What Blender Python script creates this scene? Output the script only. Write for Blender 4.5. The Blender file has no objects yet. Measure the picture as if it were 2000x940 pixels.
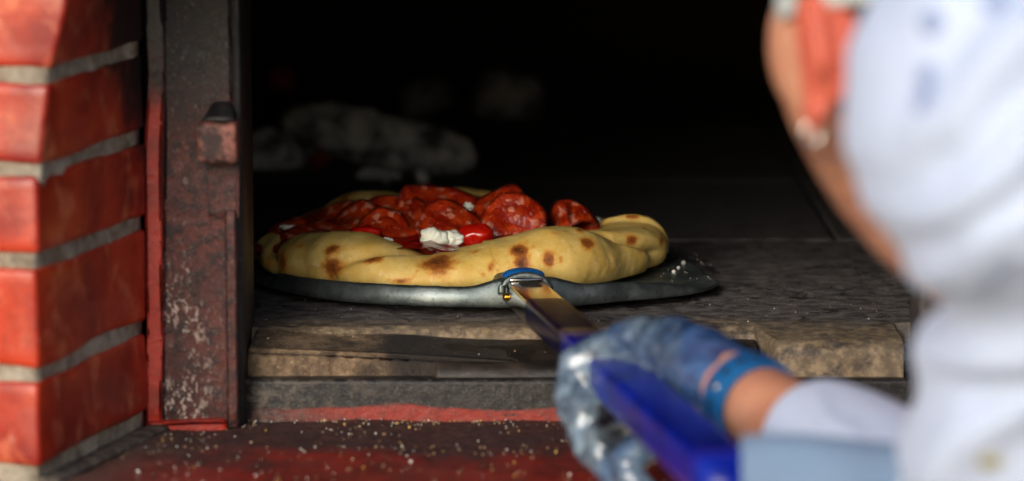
import bpy, bmesh, math, random
import numpy as np
from mathutils import Vector, Matrix, noise, Quaternion
from mathutils.bvhtree import BVHTree
R = math.radians
SC = bpy.context.scene
COL = SC.collection

# ------------------------------------------------------------------ camera, sky, sun, exposure
PITCH = R(8.0)
CAM = Vector((0, -3.258, 0.458))
FPX = 7500.0
cam = bpy.data.cameras.new('camera')
cam.lens = 135; cam.sensor_width = 36; cam.clip_start = 0.05; cam.clip_end = 2000
cam.dof.use_dof = True; cam.dof.focus_distance = 2.92; cam.dof.aperture_fstop = 4.0
camo = bpy.data.objects.new('camera', cam); COL.objects.link(camo)
camo.location = CAM; camo.rotation_euler = (R(90) - PITCH, 0, 0)
SC.camera = camo

SUN_EL, SUN_AZ = 20.0, -21.0        # azimuth measured from straight behind the camera, minus = left
world = bpy.data.worlds.new('World'); SC.world = world; world.use_nodes = True
wn = world.node_tree; wn.nodes.clear()
sky = wn.nodes.new('ShaderNodeTexSky'); sky.sky_type = 'NISHITA'; sky.sun_disc = False
sky.sun_elevation = R(SUN_EL); sky.sun_rotation = R(180 - SUN_AZ)
sky.air_density = 1.0; sky.dust_density = 1.2; sky.ozone_density = 1.0
bg = wn.nodes.new('ShaderNodeBackground'); bg.inputs[1].default_value = 0.12
wo = wn.nodes.new('ShaderNodeOutputWorld')
wn.links.new(sky.outputs[0], bg.inputs[0]); wn.links.new(bg.outputs[0], wo.inputs[0])
sun = bpy.data.lights.new('sun', 'SUN'); sun.energy = 1.1; sun.angle = R(26); sun.color = (1, .97, .93)
suno = bpy.data.objects.new('sun', sun); COL.objects.link(suno)
sdir = Vector((math.sin(R(SUN_AZ)) * math.cos(R(SUN_EL)), -math.cos(R(SUN_AZ)) * math.cos(R(SUN_EL)), math.sin(R(SUN_EL))))
suno.rotation_euler = sdir.to_track_quat('Z', 'Y').to_euler()
suno.location = (-4, -6, 6)
SC.view_settings.view_transform = 'Standard'; SC.view_settings.look = 'None'
SC.view_settings.exposure = 0.78; SC.view_settings.gamma = 1
SC.view_settings.use_curve_mapping = False
SC.render.engine = 'CYCLES'
SC.cycles.use_denoising = True
SC.cycles.max_bounces = 8; SC.cycles.diffuse_bounces = 4
SC.cycles.sample_clamp_indirect = 6

# ------------------------------------------------------------------ pixel <-> place
cf = Vector((0, math.cos(PITCH), -math.sin(PITCH))); cu = Vector((0, math.sin(PITCH), math.cos(PITCH)))
def ray(px, py): return cf + Vector((1, 0, 0)) * ((px - 1000) / FPX) + cu * ((470 - py) / FPX)
def P(px, py, Y):
    d = ray(px, py); return CAM + d * ((Y - CAM.y) / d.y)
def PZ(px, py, z):
    d = ray(px, py); return CAM + d * ((z - CAM.z) / d.z)

# ------------------------------------------------------------------ helpers
def lin(r, g=None, b=None):
    f = lambda c: (c / 255 / 12.92) if c / 255 <= .04045 else ((c / 255 + .055) / 1.055) ** 2.4
    return (f(r), f(g), f(b), 1)
def link(name, me, mat=None, parent=None, smooth=True):
    o = bpy.data.objects.new(name, me); COL.objects.link(o)
    if mat is not None and not me.materials: me.materials.append(mat)
    if smooth: me.polygons.foreach_set('use_smooth', [True] * len(me.polygons))
    if parent: o.parent = parent
    return o
def mesh(name, v, f):
    me = bpy.data.meshes.new(name); me.from_pydata([tuple(p) for p in v], [], [tuple(q) for q in f]); me.update(); return me
def thing(name, label, cat, loc=(0, 0, 0), group=None):
    o = bpy.data.objects.new(name, None); COL.objects.link(o); o.location = loc
    o.empty_display_size = .02
    tag(o, label, cat, group); return o
def tag(o, label=None, cat=None, group=None, kind=None):
    if label: o['label'] = label
    if cat: o['category'] = cat
    if group: o['group'] = group
    if kind: o['kind'] = kind
    return o
def keep(o, parent):
    """parent without moving (parents are unrotated empties)"""
    o.parent = parent; o.matrix_parent_inverse = Matrix.Translation(-Vector(parent.location)); return o
def fb(p, s, o=4): return noise.fractal(Vector(p) * s, 1.0, 2.0, o, noise_basis='PERLIN_ORIGINAL')
def hexa(c, bev=.003, cuts=0, wob=0, seed=0, seg=1):
    """c: 8 corners, bottom loop ccw then top loop"""
    bm = bmesh.new(); vs = [bm.verts.new(p) for p in c]
    for q in ((3, 2, 1, 0), (4, 5, 6, 7), (0, 1, 5, 4), (1, 2, 6, 5), (2, 3, 7, 6), (3, 0, 4, 7)): bm.faces.new([vs[i] for i in q])
    bmesh.ops.recalc_face_normals(bm, faces=bm.faces)
    if cuts: bmesh.ops.subdivide_edges(bm, edges=bm.edges[:], cuts=cuts, use_grid_fill=True)
    if bev:
        es = [e for e in bm.edges if len(e.link_faces) == 2 and e.calc_face_angle(0) > .5]
        bmesh.ops.bevel(bm, geom=es, offset=bev, segments=seg, affect='EDGES', profile=.6)
    if wob:
        for v in bm.verts:
            p = v.co * 18 + Vector((seed * 7.3, seed * 3.1, 0))
            v.co += Vector((noise.noise(p), noise.noise(p + Vector((9, 0, 0))), noise.noise(p + Vector((0, 9, 0))))) * wob
    me = bpy.data.meshes.new('block'); bm.to_mesh(me); bm.free(); return me
def box(x0, x1, y0, y1, z0, z1, **k):
    return hexa([(x0, y0, z0), (x1, y0, z0), (x1, y1, z0), (x0, y1, z0), (x0, y0, z1), (x1, y0, z1), (x1, y1, z1), (x0, y1, z1)], **k)
def flat(o):
    o.data.polygons.foreach_set('use_smooth', [False] * len(o.data.polygons)); return o
def hide_sharp(o, ang=40):
    try: o.data.set_sharp_from_angle(angle=R(ang))
    except Exception: pass
    return o
def tube(path, rad, n=10, cap=True, squash=1.0):
    v, f = [], []
    path = [Vector(p) for p in path]
    up = Vector((0, 0, 1))
    for i, p in enumerate(path):
        t = (path[min(i + 1, len(path) - 1)] - path[max(i - 1, 0)]).normalized()
        s = t.cross(up if abs(t.z) < .8 else Vector((0, 1, 0)))
        s.normalize(); w = s.cross(t)
        r = rad[i] if hasattr(rad, '__len__') else rad
        for k in range(n):
            a = 2 * math.pi * k / n
            v.append(p + s * math.cos(a) * r + w * math.sin(a) * r * squash)
    for i in range(len(path) - 1):
        for k in range(n):
            a, b = i * n + k, i * n + (k + 1) % n
            f.append((a, b, b + n, a + n))
    if cap:
        f.append(tuple(range(n))[::-1]); f.append(tuple(range((len(path) - 1) * n, len(path) * n)))
    return v, f
# primitives for voxel-fused organic bodies
def capsule(p0, r0, p1, r1, n=20):
    p0, p1 = Vector(p0), Vector(p1); t = (p1 - p0)
    L = t.length; t = t.normalized() if L > 1e-6 else Vector((0, 0, 1))
    s = t.orthogonal().normalized(); w = t.cross(s)
    rings = []
    for k in range(1, 7): a = -math.pi / 2 + k * math.pi / 2 / 6; rings.append((p0 + t * math.sin(a) * r0, math.cos(a) * r0))
    for k in range(0, 6): a = k * math.pi / 2 / 6; rings.append((p1 + t * math.sin(a) * r1, math.cos(a) * r1))
    v = [p0 - t * r0]; f = []
    for c, r in rings: v += [c + (s * math.cos(2 * math.pi * k / n) + w * math.sin(2 * math.pi * k / n)) * r for k in range(n)]
    v.append(p1 + t * r1)
    for k in range(n): f.append((0, 1 + (k + 1) % n, 1 + k))
    for i in range(len(rings) - 1):
        for k in range(n):
            a, b = 1 + i * n + k, 1 + i * n + (k + 1) % n; f.append((a, b, b + n, a + n))
    m = len(v) - 1; b0 = 1 + (len(rings) - 1) * n
    for k in range(n): f.append((m, b0 + k, b0 + (k + 1) % n))
    return v, f
def ell(c, r, M=None, n=24):
    v, f = capsule((0, 0, -1e-5), 1, (0, 0, 1e-5), 1, n)
    c = Vector(c); M = M or Matrix.Identity(3)
    return [c + M @ Vector((p.x * r[0], p.y * r[1], p.z * r[2])) for p in v], f
def chain(pts):
    """[(point, radius)...] -> capsules"""
    return [capsule(pts[i][0], pts[i][1], pts[i + 1][0], pts[i + 1][1]) for i in range(len(pts) - 1)]
def fuse(name, prims, voxel, smooth=6, disp=None):
    v, f = [], []
    for pv, pf in prims:
        o = len(v); v += pv; f += [tuple(i + o for i in q) for q in pf]
    me = mesh('tmp', v, f); ob = bpy.data.objects.new('tmp', me); COL.objects.link(ob)
    m = ob.modifiers.new('r', 'REMESH'); m.mode = 'VOXEL'; m.voxel_size = voxel
    if smooth:
        s = ob.modifiers.new('s', 'SMOOTH'); s.iterations = smooth; s.factor = .5
    dg = bpy.context.evaluated_depsgraph_get()
    out = bpy.data.meshes.new_from_object(ob.evaluated_get(dg)); out.name = name
    bpy.data.objects.remove(ob); bpy.data.meshes.remove(me)
    if disp:
        nv = [(x.co.copy(), x.normal.copy()) for x in out.vertices]
        for x, (c, nn) in zip(out.vertices, nv): x.co = c + nn * disp(c)
        out.update()
    return out

# ------------------------------------------------------------------ material graph helper
class G:
    def __init__(s, name, **k):
        s.m = bpy.data.materials.new(name); s.m.use_nodes = True; s.t = s.m.node_tree
        s.b = s.t.nodes['Principled BSDF']
        for a, v in k.items(): s.set(a, v)
    def new(s, ty, **k):
        n = s.t.nodes.new('ShaderNode' + ty)
        for a, v in k.items(): setattr(n, a, v)
        return n
    def into(s, sock, v):
        if hasattr(v, 'links') or hasattr(v, 'is_linked'): s.t.links.new(v, sock)
        else: sock.default_value = v
    NAMES = dict(color='Base Color', rough='Roughness', metal='Metallic', spec='Specular IOR Level', coat='Coat Weight', coatr='Coat Roughness',
                 normal='Normal', sss='Subsurface Weight', sssr='Subsurface Radius', ssss='Subsurface Scale', trans='Transmission Weight', alpha='Alpha', sheen='Sheen Weight')
    def set(s, a, v): s.into(s.b.inputs[s.NAMES[a]], v)
    def pos(s): return s.new('NewGeometry').outputs['Position']
    def obj(s): return s.new('TexCoord').outputs['Object']
    def attr(s, n): return s.new('Attribute', attribute_name=n).outputs['Fac']
    def sep(s, v):
        n = s.new('SeparateXYZ'); s.into(n.inputs[0], v); return n.outputs
    def scale(s, v, xyz, off=(0, 0, 0)):
        n = s.new('Mapping'); s.into(n.inputs[0], v); n.inputs['Scale'].default_value = xyz; n.inputs['Location'].default_value = off; return n.outputs[0]
    def noise(s, v, sc, det=5, ro=.55, dist=0):
        n = s.new('TexNoise'); s.into(n.inputs['Vector'], v); n.inputs['Scale'].default_value = sc
        n.inputs['Detail'].default_value = det; n.inputs['Roughness'].default_value = ro; n.inputs['Distortion'].default_value = dist; return n.outputs['Fac']
    def vor(s, v, sc, feat='F1', rnd=1):
        n = s.new('TexVoronoi', feature=feat); s.into(n.inputs['Vector'], v); n.inputs['Scale'].default_value = sc; n.inputs['Randomness'].default_value = rnd
        return n.outputs['Distance']
    def step(s, v, a, b):
        n = s.new('MapRange', interpolation_type='SMOOTHSTEP'); s.into(n.inputs[0], v); n.inputs[1].default_value = a; n.inputs[2].default_value = b
        return n.outputs[0]
    def mth(s, op, a, b=0.0):
        n = s.new('Math', operation=op); s.into(n.inputs[0], a); s.into(n.inputs[1], b); return n.outputs[0]
    def mix(s, f, a, b):
        n = s.new('Mix', data_type='RGBA'); s.into(n.inputs[0], f); s.into(n.inputs[6], a); s.into(n.inputs[7], b); return n.outputs[2]
    def fmix(s, f, a, b):
        n = s.new('Mix', data_type='FLOAT'); s.into(n.inputs[0], f); s.into(n.inputs[2], a); s.into(n.inputs[3], b); return n.outputs[0]
    def bump(s, h, dist=.001, st=1.0, prev=None):
        n = s.new('Bump'); n.inputs['Strength'].default_value = st; n.inputs['Distance'].default_value = dist; s.into(n.inputs['Height'], h)
        if prev is not None: s.t.links.new(prev, n.inputs['Normal'])
        s.t.links.new(n.outputs[0], s.b.inputs['Normal']); return n.outputs[0]

def m_brick():
    g = G('red_gloss_brick', rough=.3, coat=.25, coatr=.2)
    p = g.pos(); x, y, z = g.sep(p)
    n1 = g.noise(p, 14, 6); n2 = g.noise(p, 60, 5, .65)
    c = g.mix(g.step(n1, .3, .7), lin(136, 20, 6), lin(200, 60, 22))
    c = g.mix(g.mth('MULTIPLY', g.step(n2, .45, .75), .55), c, lin(116, 18, 8))
    c = g.mix(g.mth('MULTIPLY', g.step(g.noise(p, 30, 5, .6, .4), .50, .68), .6), c, lin(226, 118, 78))
    # chalky scuffs
    sc = g.noise(g.scale(p, (1, 1, .45)), 95, 3, .5)
    c = g.mix(g.mth('MULTIPLY', g.step(sc, .66, .76), .5), c, lin(200, 130, 112))
    # soot deposit on the upper inner corner
    s = g.mth('ADD', g.mth('MULTIPLY', z, 4.0), g.mth('MULTIPLY', y, 5.0))       # z*4 + y*5
    s = g.mth('ADD', s, g.mth('MULTIPLY', g.noise(p, 22, 5), .9))
    f = g.step(s, -2.02, -1.66)
    c = g.mix(g.mth('MULTIPLY', f, .96), c, lin(18, 15, 14))
    g.set('color', c); g.set('rough', g.fmix(f, g.fmix(n2, .28, .55), .75))
    g.set('coat', g.fmix(f, .3, 0.0))
    g.bump(g.mth('ADD', g.mth('MULTIPLY', n1, .9), g.mth('MULTIPLY', n2, .25)), .003, .7); return g.m
def m_mortar():
    g = G('grey_mortar', rough=.9)
    p = g.pos(); n = g.noise(p, 40, 6, .65); n2 = g.noise(p, 180, 3, .7)
    c = g.mix(g.step(n, .35, .65), lin(130, 114, 92), lin(182, 170, 150))
    c = g.mix(g.mth('MULTIPLY', g.step(n2, .5, .7), .5), c, lin(70, 60, 48))
    g.set('color', c); g.bump(g.mth('ADD', n, g.mth('MULTIPLY', n2, .4)), .003, 1); return g.m
def m_iron():
    g = G('worn_red_iron', rough=.55)
    p = g.pos(); x, y, z = g.sep(p)
    n1 = g.noise(p, 18, 6, .6); n2 = g.noise(p, 110, 4, .7); n3 = g.noise(g.scale(p, (1.3, 1, .7)), 260, 3, .75)
    maroon = g.mix(g.step(n1, .3, .7), lin(66, 25, 20), lin(98, 42, 32))
    c = g.mix(g.step(n2, .42, .62), maroon, lin(44, 26, 26))
    up = g.step(g.mth('ADD', z, g.mth('MULTIPLY', n1, .12)), .19, .27)
    c = g.mix(up, c, g.mix(g.step(n2, .4, .7), lin(22, 20, 21), lin(50, 42, 38)))
    n4 = g.noise(p, 520, 3, .75)
    c = g.mix(g.mth('MULTIPLY', g.step(n4, .55, .68), .35), c, lin(128, 92, 80))
    c = g.mix(g.mth('MULTIPLY', g.step(n4, .46, .36), .6), c, lin(26, 16, 15))
    # chalk-white worn specks, lower half
    band = g.mth('MULTIPLY', g.step(g.mth('ADD', z, g.mth('MULTIPLY', n1, .1)), .21, .12), g.step(x, -.205, -.235))
    sp = g.mth('MULTIPLY', g.step(n3, .52, .6), g.step(g.noise(p, 30, 3), .38, .56))
    c = g.mix(g.mth('MULTIPLY', g.mth('MULTIPLY', sp, band), .9), c, lin(190, 172, 158))
    sp2 = g.mth('MULTIPLY', g.step(n3, .6, .7), .35)
    c = g.mix(sp2, c, lin(150, 140, 130))
    g.set('color', c); g.set('rough', g.fmix(n2, .4, .75))
    g.bump(g.mth('ADD', g.mth('MULTIPLY', n2, .6), g.mth('MULTIPLY', n3, .5)), .0022, .9); return g.m
def m_lug():
    g = G('flaked_lug_iron', rough=.6)
    p = g.pos(); n1 = g.noise(p, 60, 6, .65); n2 = g.noise(p, 220, 4, .7)
    c = g.mix(g.step(n1, .4, .62), lin(56, 34, 30), lin(156, 98, 84))
    c = g.mix(g.mth('MULTIPLY', g.step(n2, .5, .7), .6), c, lin(48, 34, 30))
    g.set('color', c); g.bump(n1, .0025, 1); return g.m
def m_redpaint():
    g = G('red_oxide_paint', rough=.42)
    p = g.pos(); n1 = g.noise(p, 40, 5); n2 = g.noise(p, 150, 4, .7)
    c = g.mix(g.step(n1, .35, .7), lin(186, 42, 22), lin(138, 30, 18))
    c = g.mix(g.mth('MULTIPLY', g.step(n2, .56, .7), .7), c, lin(52, 24, 20))
    z = g.sep(p)[2]
    up = g.step(g.mth('ADD', z, g.mth('MULTIPLY', n1, .1)), .2, .27)
    c = g.mix(up, c, lin(34, 24, 24))
    g.set('color', c); g.bump(n2, .001, .7); return g.m
def m_black(name='black_iron', lo=(20, 20, 22), hi=(44, 42, 42), rough=.5, streak=True):
    g = G(name, rough=rough)
    p = g.pos(); n1 = g.noise(p, 30, 6, .65); n2 = g.noise(g.scale(p, (.25, 1, 1)), 160, 4, .7)
    c = g.mix(g.step(n1, .35, .7), lin(*lo), lin(*hi))
    c = g.mix(g.mth('MULTIPLY', g.step(n2, .6, .72), .5), c, lin(92, 84, 78))
    g.set('color', c); g.set('rough', g.fmix(n1, rough - .12, rough + .2)); g.bump(n2, .0012, .7); return g.m
def m_sill():
    g = G('sill_iron_worn_red', rough=.5)
    p = g.pos(); x, y, z = g.sep(p)
    n1 = g.noise(g.scale(p, (.35, 1, 1)), 26, 6, .6); n2 = g.noise(p, 120, 4, .7)
    c = g.mix(g.step(n2, .4, .68), lin(24, 23, 24), lin(54, 49, 46))
    left = g.step(x, -.05, -.2)
    c = g.mix(g.mth('MULTIPLY', g.mth('MULTIPLY', left, g.step(n2, .45, .6)), .35), c, lin(120, 108, 92))
    red = g.mix(g.step(n2, .5, .75), lin(146, 46, 34), lin(84, 30, 26))
    f = g.step(g.mth('ADD', z, g.mth('MULTIPLY', g.mth('SUBTRACT', n1, .5), .034)), -.0465, -.051)
    f = g.mth('MULTIPLY', f, g.step(g.mth('ADD', x, g.mth('MULTIPLY', n1, .1)), -.15, -.06))
    f = g.mth('MULTIPLY', f, g.step(g.noise(g.scale(p, (.6, 1, 1.5)), 60, 4, .7), .66, .52))
    c = g.mix(f, c, red)
    n4 = g.noise(p, 560, 2, .7); c = g.mix(g.mth('MULTIPLY', g.step(n4, .58, .7), .4), c, lin(140, 128, 116))
    g.set('color', c); g.set('rough', g.fmix(n2, .35, .7)); g.bump(g.mth('ADD', n2, n1), .0015, .7); return g.m
def m_ledge():
    g = G('red_painted_ledge', rough=.45)
    p = g.pos(); x, y, z = g.sep(p)
    n1 = g.noise(p, 11, 6, .6); n2 = g.noise(p, 130, 4, .7); n3 = g.noise(p, 45, 5, .6)
    c = g.mix(g.step(n3, .35, .7), lin(150, 34, 24), lin(104, 26, 22))
    d = g.mth('ADD', y, g.mth('MULTIPLY', g.mth('SUBTRACT', n1, .5), .22))
    d = g.mth('ADD', d, g.mth('MULTIPLY', g.mth('SUBTRACT', n3, .5), .08))
    f = g.step(d, -.72, -.60)
    dirt = g.mix(g.step(n2, .4, .65), lin(36, 22, 20), lin(78, 52, 44))
    c = g.mix(g.mth('MULTIPLY', f, .92), c, dirt)
    lf = g.step(g.mth('ADD', x, g.mth('MULTIPLY', n3, .1)), -.16, -.24)
    c = g.mix(g.mth('MULTIPLY', lf, .8), c, g.mix(n2, lin(60, 50, 44), lin(120, 104, 90)))
    n4 = g.noise(p, 560, 2, .7); c = g.mix(g.mth('MULTIPLY', g.step(n4, .58, .7), .35), c, lin(150, 112, 96))
    g.set('color', c); g.set('rough', g.fmix(f, .38, .8)); g.bump(g.mth('ADD', n2, n3), .0012, .8); return g.m
def m_hearth(front=True):
    g = G('sooted_firestone' if front else 'black_firestone', rough=.75)
    p = g.pos(); x, y, z = g.sep(p)
    n1 = g.noise(p, 9, 6, .6); n2 = g.noise(g.scale(p, (.9, 1, 1)), 70, 6, .7); n3 = g.noise(g.scale(p, (.8, 1, 1)), 220, 3, .75)
    c = g.mix(g.step(n2, .35, .68), lin(62, 57, 56), lin(130, 122, 119))
    c = g.mix(g.mth('MULTIPLY', g.step(n3, .52, .68), .5), c, lin(40, 34, 32))
    n4 = g.noise(p, 620, 2, .7)
    c = g.mix(g.mth('MULTIPLY', g.step(n4, .56, .68), .55), c, lin(150, 138, 128))
    c = g.mix(g.mth('MULTIPLY', g.step(n4, .44, .34), .6), c, lin(34, 29, 27))
    # burnt spill blotches
    bl = g.noise(g.scale(p, (.8, .6, 1)), 42, 4, .65, .6)
    c = g.mix(g.mth('MULTIPLY', g.step(bl, .57, .62), .85), c, lin(26, 20, 18))
    # tan stone bared along the worn front edge
    e = g.mth('ADD', y, g.mth('MULTIPLY', g.mth('SUBTRACT', n1, .5), .12))
    f = g.mth('MULTIPLY', g.step(e, -.39, -.465), g.step(n2, .3, .55))
    tan = g.mix(g.step(g.noise(p, 120, 4, .7), .4, .65), lin(116, 98, 74), lin(172, 148, 114))
    c = g.mix(g.mth('MULTIPLY', f, .85), c, tan)
    # soot coats the floor behind
    s = g.step(g.mth('ADD', y, g.mth('MULTIPLY', n1, .15)), -.12, .18)
    c = g.mix(g.mth('MULTIPLY', s, .7), c, lin(64, 62, 61))
    g.set('color', c); g.set('rough', g.fmix(n2, .6, .9))
    g.bump(g.mth('ADD', g.mth('MULTIPLY', n2, .6), g.mth('MULTIPLY', n3, .4)), .0018, .8); return g.m
def m_stone():
    g = G('tan_firebrick', rough=.85)
    p = g.pos(); sx = g.sep(p)[0]; n1 = g.noise(p, 22, 6, .6); n2 = g.noise(p, 90, 5, .7); n3 = g.noise(p, 300, 3, .7)
    c = g.mix(g.step(n2, .35, .68), lin(92, 74, 56), lin(150, 124, 96))
    c = g.mix(g.mth('MULTIPLY', g.step(n1, .5, .66), .8), c, lin(44, 36, 30))
    c = g.mix(g.mth('MULTIPLY', g.step(n3, .58, .7), .6), c, lin(190, 166, 130))
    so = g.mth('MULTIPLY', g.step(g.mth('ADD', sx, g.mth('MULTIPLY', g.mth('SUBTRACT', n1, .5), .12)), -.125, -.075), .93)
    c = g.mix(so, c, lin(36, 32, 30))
    g.set('color', c); g.bump(g.mth('ADD', n2, n3), .002, 1); return g.m
def m_soot():
    g = G('soot_black', rough=.92)
    p = g.pos(); n = g.noise(p, 20, 6, .6)
    g.set('color', g.mix(n, lin(10, 9, 9), lin(34, 32, 32))); g.bump(n, .01, .8); return g.m
def m_ash(name='grey_ash', k=1.0):
    g = G(name, rough=.95)
    p = g.obj(); n = g.noise(p, 30, 6, .65); n2 = g.noise(p, 110, 4, .7)
    c = g.mix(g.step(n, .38, .62), lin(78, 76, 74), lin(224, 222, 216))
    c = g.mix(g.mth('MULTIPLY', g.step(n2, .55, .7), .7), c, lin(30, 28, 27))
    c = g.mix(k, lin(40, 38, 37), c)
    g.set('color', c); g.bump(g.mth('ADD', n, n2), .004, 1); return g.m
def m_ember():
    g = G('burnt_red_brick', rough=.9)
    n = g.noise(g.obj(), 40, 5); g.set('color', g.mix(n, lin(60, 16, 8), lin(150, 52, 30))); return g.m
def m_crust():
    g = G('baked_dough', rough=.55, sss=.12)
    g.set('sssr', (.01, .006, .002)); g.set('ssss', .5)
    p = g.obj(); n1 = g.noise(p, 45, 6, .6); n2 = g.noise(p, 240, 4, .65); n3 = g.noise(p, 700, 2, .6)
    c = g.mix(g.step(n1, .3, .7), lin(214, 174, 84), lin(228, 198, 118))
    c = g.mix(g.mth('MULTIPLY', g.step(g.noise(p, 24, 4), .55, .72), .35), c, lin(214, 176, 82))
    c = g.mix(g.mth('MULTIPLY', g.step(n3, .60, .74), .4), c, lin(184, 140, 70))
    c = g.mix(g.mth('MULTIPLY', g.step(g.noise(p, 150, 5, .7), .54, .72), .45), c, lin(242, 228, 186))
    c = g.mix(g.mth('MULTIPLY', g.step(g.noise(p, 65, 4, .6), .58, .74), .35), c, lin(176, 146, 66))
    ch = g.mth('ADD', g.attr('char'), g.mth('MULTIPLY', g.mth('SUBTRACT', n2, .5), .7))
    ch = g.mth('ADD', ch, g.mth('MULTIPLY', g.mth('SUBTRACT', g.noise(p, 95, 3), .5), .8))
    c = g.mix(g.mth('MULTIPLY', g.step(ch, .12, .5), .8), c, lin(206, 138, 46))
    c = g.mix(g.mth('MULTIPLY', g.step(ch, .38, .75), .9), c, lin(140, 70, 16))
    c = g.mix(g.mth('MULTIPLY', g.step(ch, .78, 1.15), .85), c, lin(66, 26, 8))
    sa = g.attr('sauce'); c = g.mix(sa, c, lin(140, 22, 6))
    g.set('color', c); g.set('rough', g.fmix(n2, .45, .7))
    g.bump(g.mth('ADD', g.mth('MULTIPLY', n2, .6), g.mth('MULTIPLY', n3, .3)), .0008, .7); return g.m
def m_sauce():
    g = G('tomato_sauce', rough=.25, coat=.4, coatr=.15, sss=.1)
    g.set('sssr', (.01, .002, .001)); g.set('ssss', .4)
    p = g.obj(); n = g.noise(p, 60, 5); n2 = g.noise(p, 220, 4)
    c = g.mix(g.step(n, .35, .65), lin(104, 6, 3), lin(160, 18, 7))
    g.set('color', g.mix(g.mth('MULTIPLY', g.step(n2, .6, .72), .5), c, lin(206, 74, 20)))
    g.bump(g.mth('ADD', n, g.mth('MULTIPLY', n2, .4)), .002, 1); return g.m
def m_salami():
    g = G('salami', rough=.28, coat=.5, coatr=.15, sss=.1)
    g.set('sssr', (.008, .002, .001)); g.set('ssss', .4)
    p = g.obj(); n = g.noise(p, 90, 5); n2 = g.noise(p, 350, 3)
    c = g.mix(g.step(n, .35, .68), lin(136, 24, 8), lin(196, 64, 18))
    w = g.new('VectorMath', operation='ADD'); g.into(w.inputs[0], p)
    nn = g.new('TexNoise'); g.into(nn.inputs['Vector'], p); nn.inputs['Scale'].default_value = 160
    sc = g.new('VectorMath', operation='SCALE'); g.t.links.new(nn.outputs['Color'], sc.inputs[0]); sc.inputs['Scale'].default_value = .006
    g.t.links.new(sc.outputs[0], w.inputs[1])
    v = g.vor(w.outputs[0], 105)
    fat = g.mth('MULTIPLY', g.step(v, .44, .28), g.step(g.noise(p, 60, 2), .38, .50))
    c = g.mix(g.mth('MULTIPLY', fat, .7), c, lin(216, 140, 114))
    rm = g.attr('rim'); c = g.mix(g.mth('MULTIPLY', g.step(rm, .82, 1.0), .8), c, lin(92, 14, 6))
    v2 = g.vor(p, 300); c = g.mix(g.mth('MULTIPLY', g.step(v2, .22, .1), .4), c, lin(226, 150, 110))
    g.set('color', c); g.bump(g.mth('ADD', g.mth('ADD', n, g.mth('MULTIPLY', n2, .6)), g.mth('MULTIPLY', fat, .5)), .0012, .9); return g.m
def m_simple(name, rgb, rough=.5, rgb2=None, sc=60, metal=0, bump=.0005, **k):
    g = G(name, rough=rough, metal=metal, **k)
    p = g.obj(); n = g.noise(p, sc, 5, .6)
    g.set('color', g.mix(g.step(n, .3, .7), lin(*rgb), lin(*(rgb2 or rgb))))
    if bump: g.bump(n, bump, .8)
    return g.m
def m_steel():
    g = G('dull_galvanised_steel', metal=.9, rough=.45)
    p = g.obj(); n = g.noise(p, 30, 6, .65); n2 = g.noise(p, 260, 3, .7)
    c = g.mix(g.step(n, .35, .7), lin(96, 106, 106), lin(150, 158, 155))
    c = g.mix(g.mth('MULTIPLY', g.step(n2, .56, .7), .5), c, lin(60, 62, 62))
    g.set('color', c); g.set('rough', g.fmix(g.noise(p, 120, 4, .7), .34, .62)); g.bump(n2, .0005, .5); return g.m
def m_chrome():
    g = G('bright_steel_tube', metal=1, rough=.14)
    p = g.obj(); n = g.noise(g.scale(p, (1, .08, 1)), 300, 3)
    g.set('color', lin(205, 200, 190)); g.set('rough', g.fmix(n, .1, .22)); return g.m
def m_skin():
    g = G('skin', rough=.45, sss=.25)
    g.set('sssr', (.02, .006, .003)); g.set('ssss', .6)
    p = g.obj(); n = g.noise(p, 40, 5)
    c = g.mix(g.step(n, .3, .7), lin(188, 124, 94), lin(204, 144, 112))
    c = g.mix(g.mth('MULTIPLY', g.attr('flush'), .85), c, lin(214, 92, 68))
    st = g.mth('MULTIPLY', g.attr('jaw_shade'), g.step(g.noise(p, 500, 2), .35, .6))
    c = g.mix(g.mth('MULTIPLY', st, .75), c, lin(96, 62, 42))  # shading of jaw and throat put into the skin as brown stubble
    g.set('color', c); g.bump(g.noise(p, 600, 2), .0004, .5); return g.m
def m_cloth(name, a, b, sc=900):
    g = G(name, rough=.85, sheen=.15)
    p = g.obj(); n = g.noise(p, 12, 4); w = g.noise(p, sc, 2)
    g.set('color', g.mix(n, lin(*a), lin(*b))); g.bump(w, .0005, .5); return g.m
def m_glove():
    g = G('slate_blue_glove', rough=.24, coat=.6, coatr=.12)
    p = g.obj(); n = g.noise(p, 60, 5, .6, .5); n2 = g.noise(g.scale(p, (1, 1, 1)), 70, 3, .6, 1)
    blue = g.mix(g.step(n, .35, .68), lin(40, 62, 100), lin(66, 98, 142))
    pale = g.mix(g.step(n2, .4, .64), lin(68, 82, 96), lin(118, 134, 146))
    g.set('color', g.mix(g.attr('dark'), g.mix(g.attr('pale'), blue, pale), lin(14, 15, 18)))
    g.bump(g.mth('ADD', n, g.mth('MULTIPLY', n2, .3)), .0018, .6); return g.m

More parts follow.
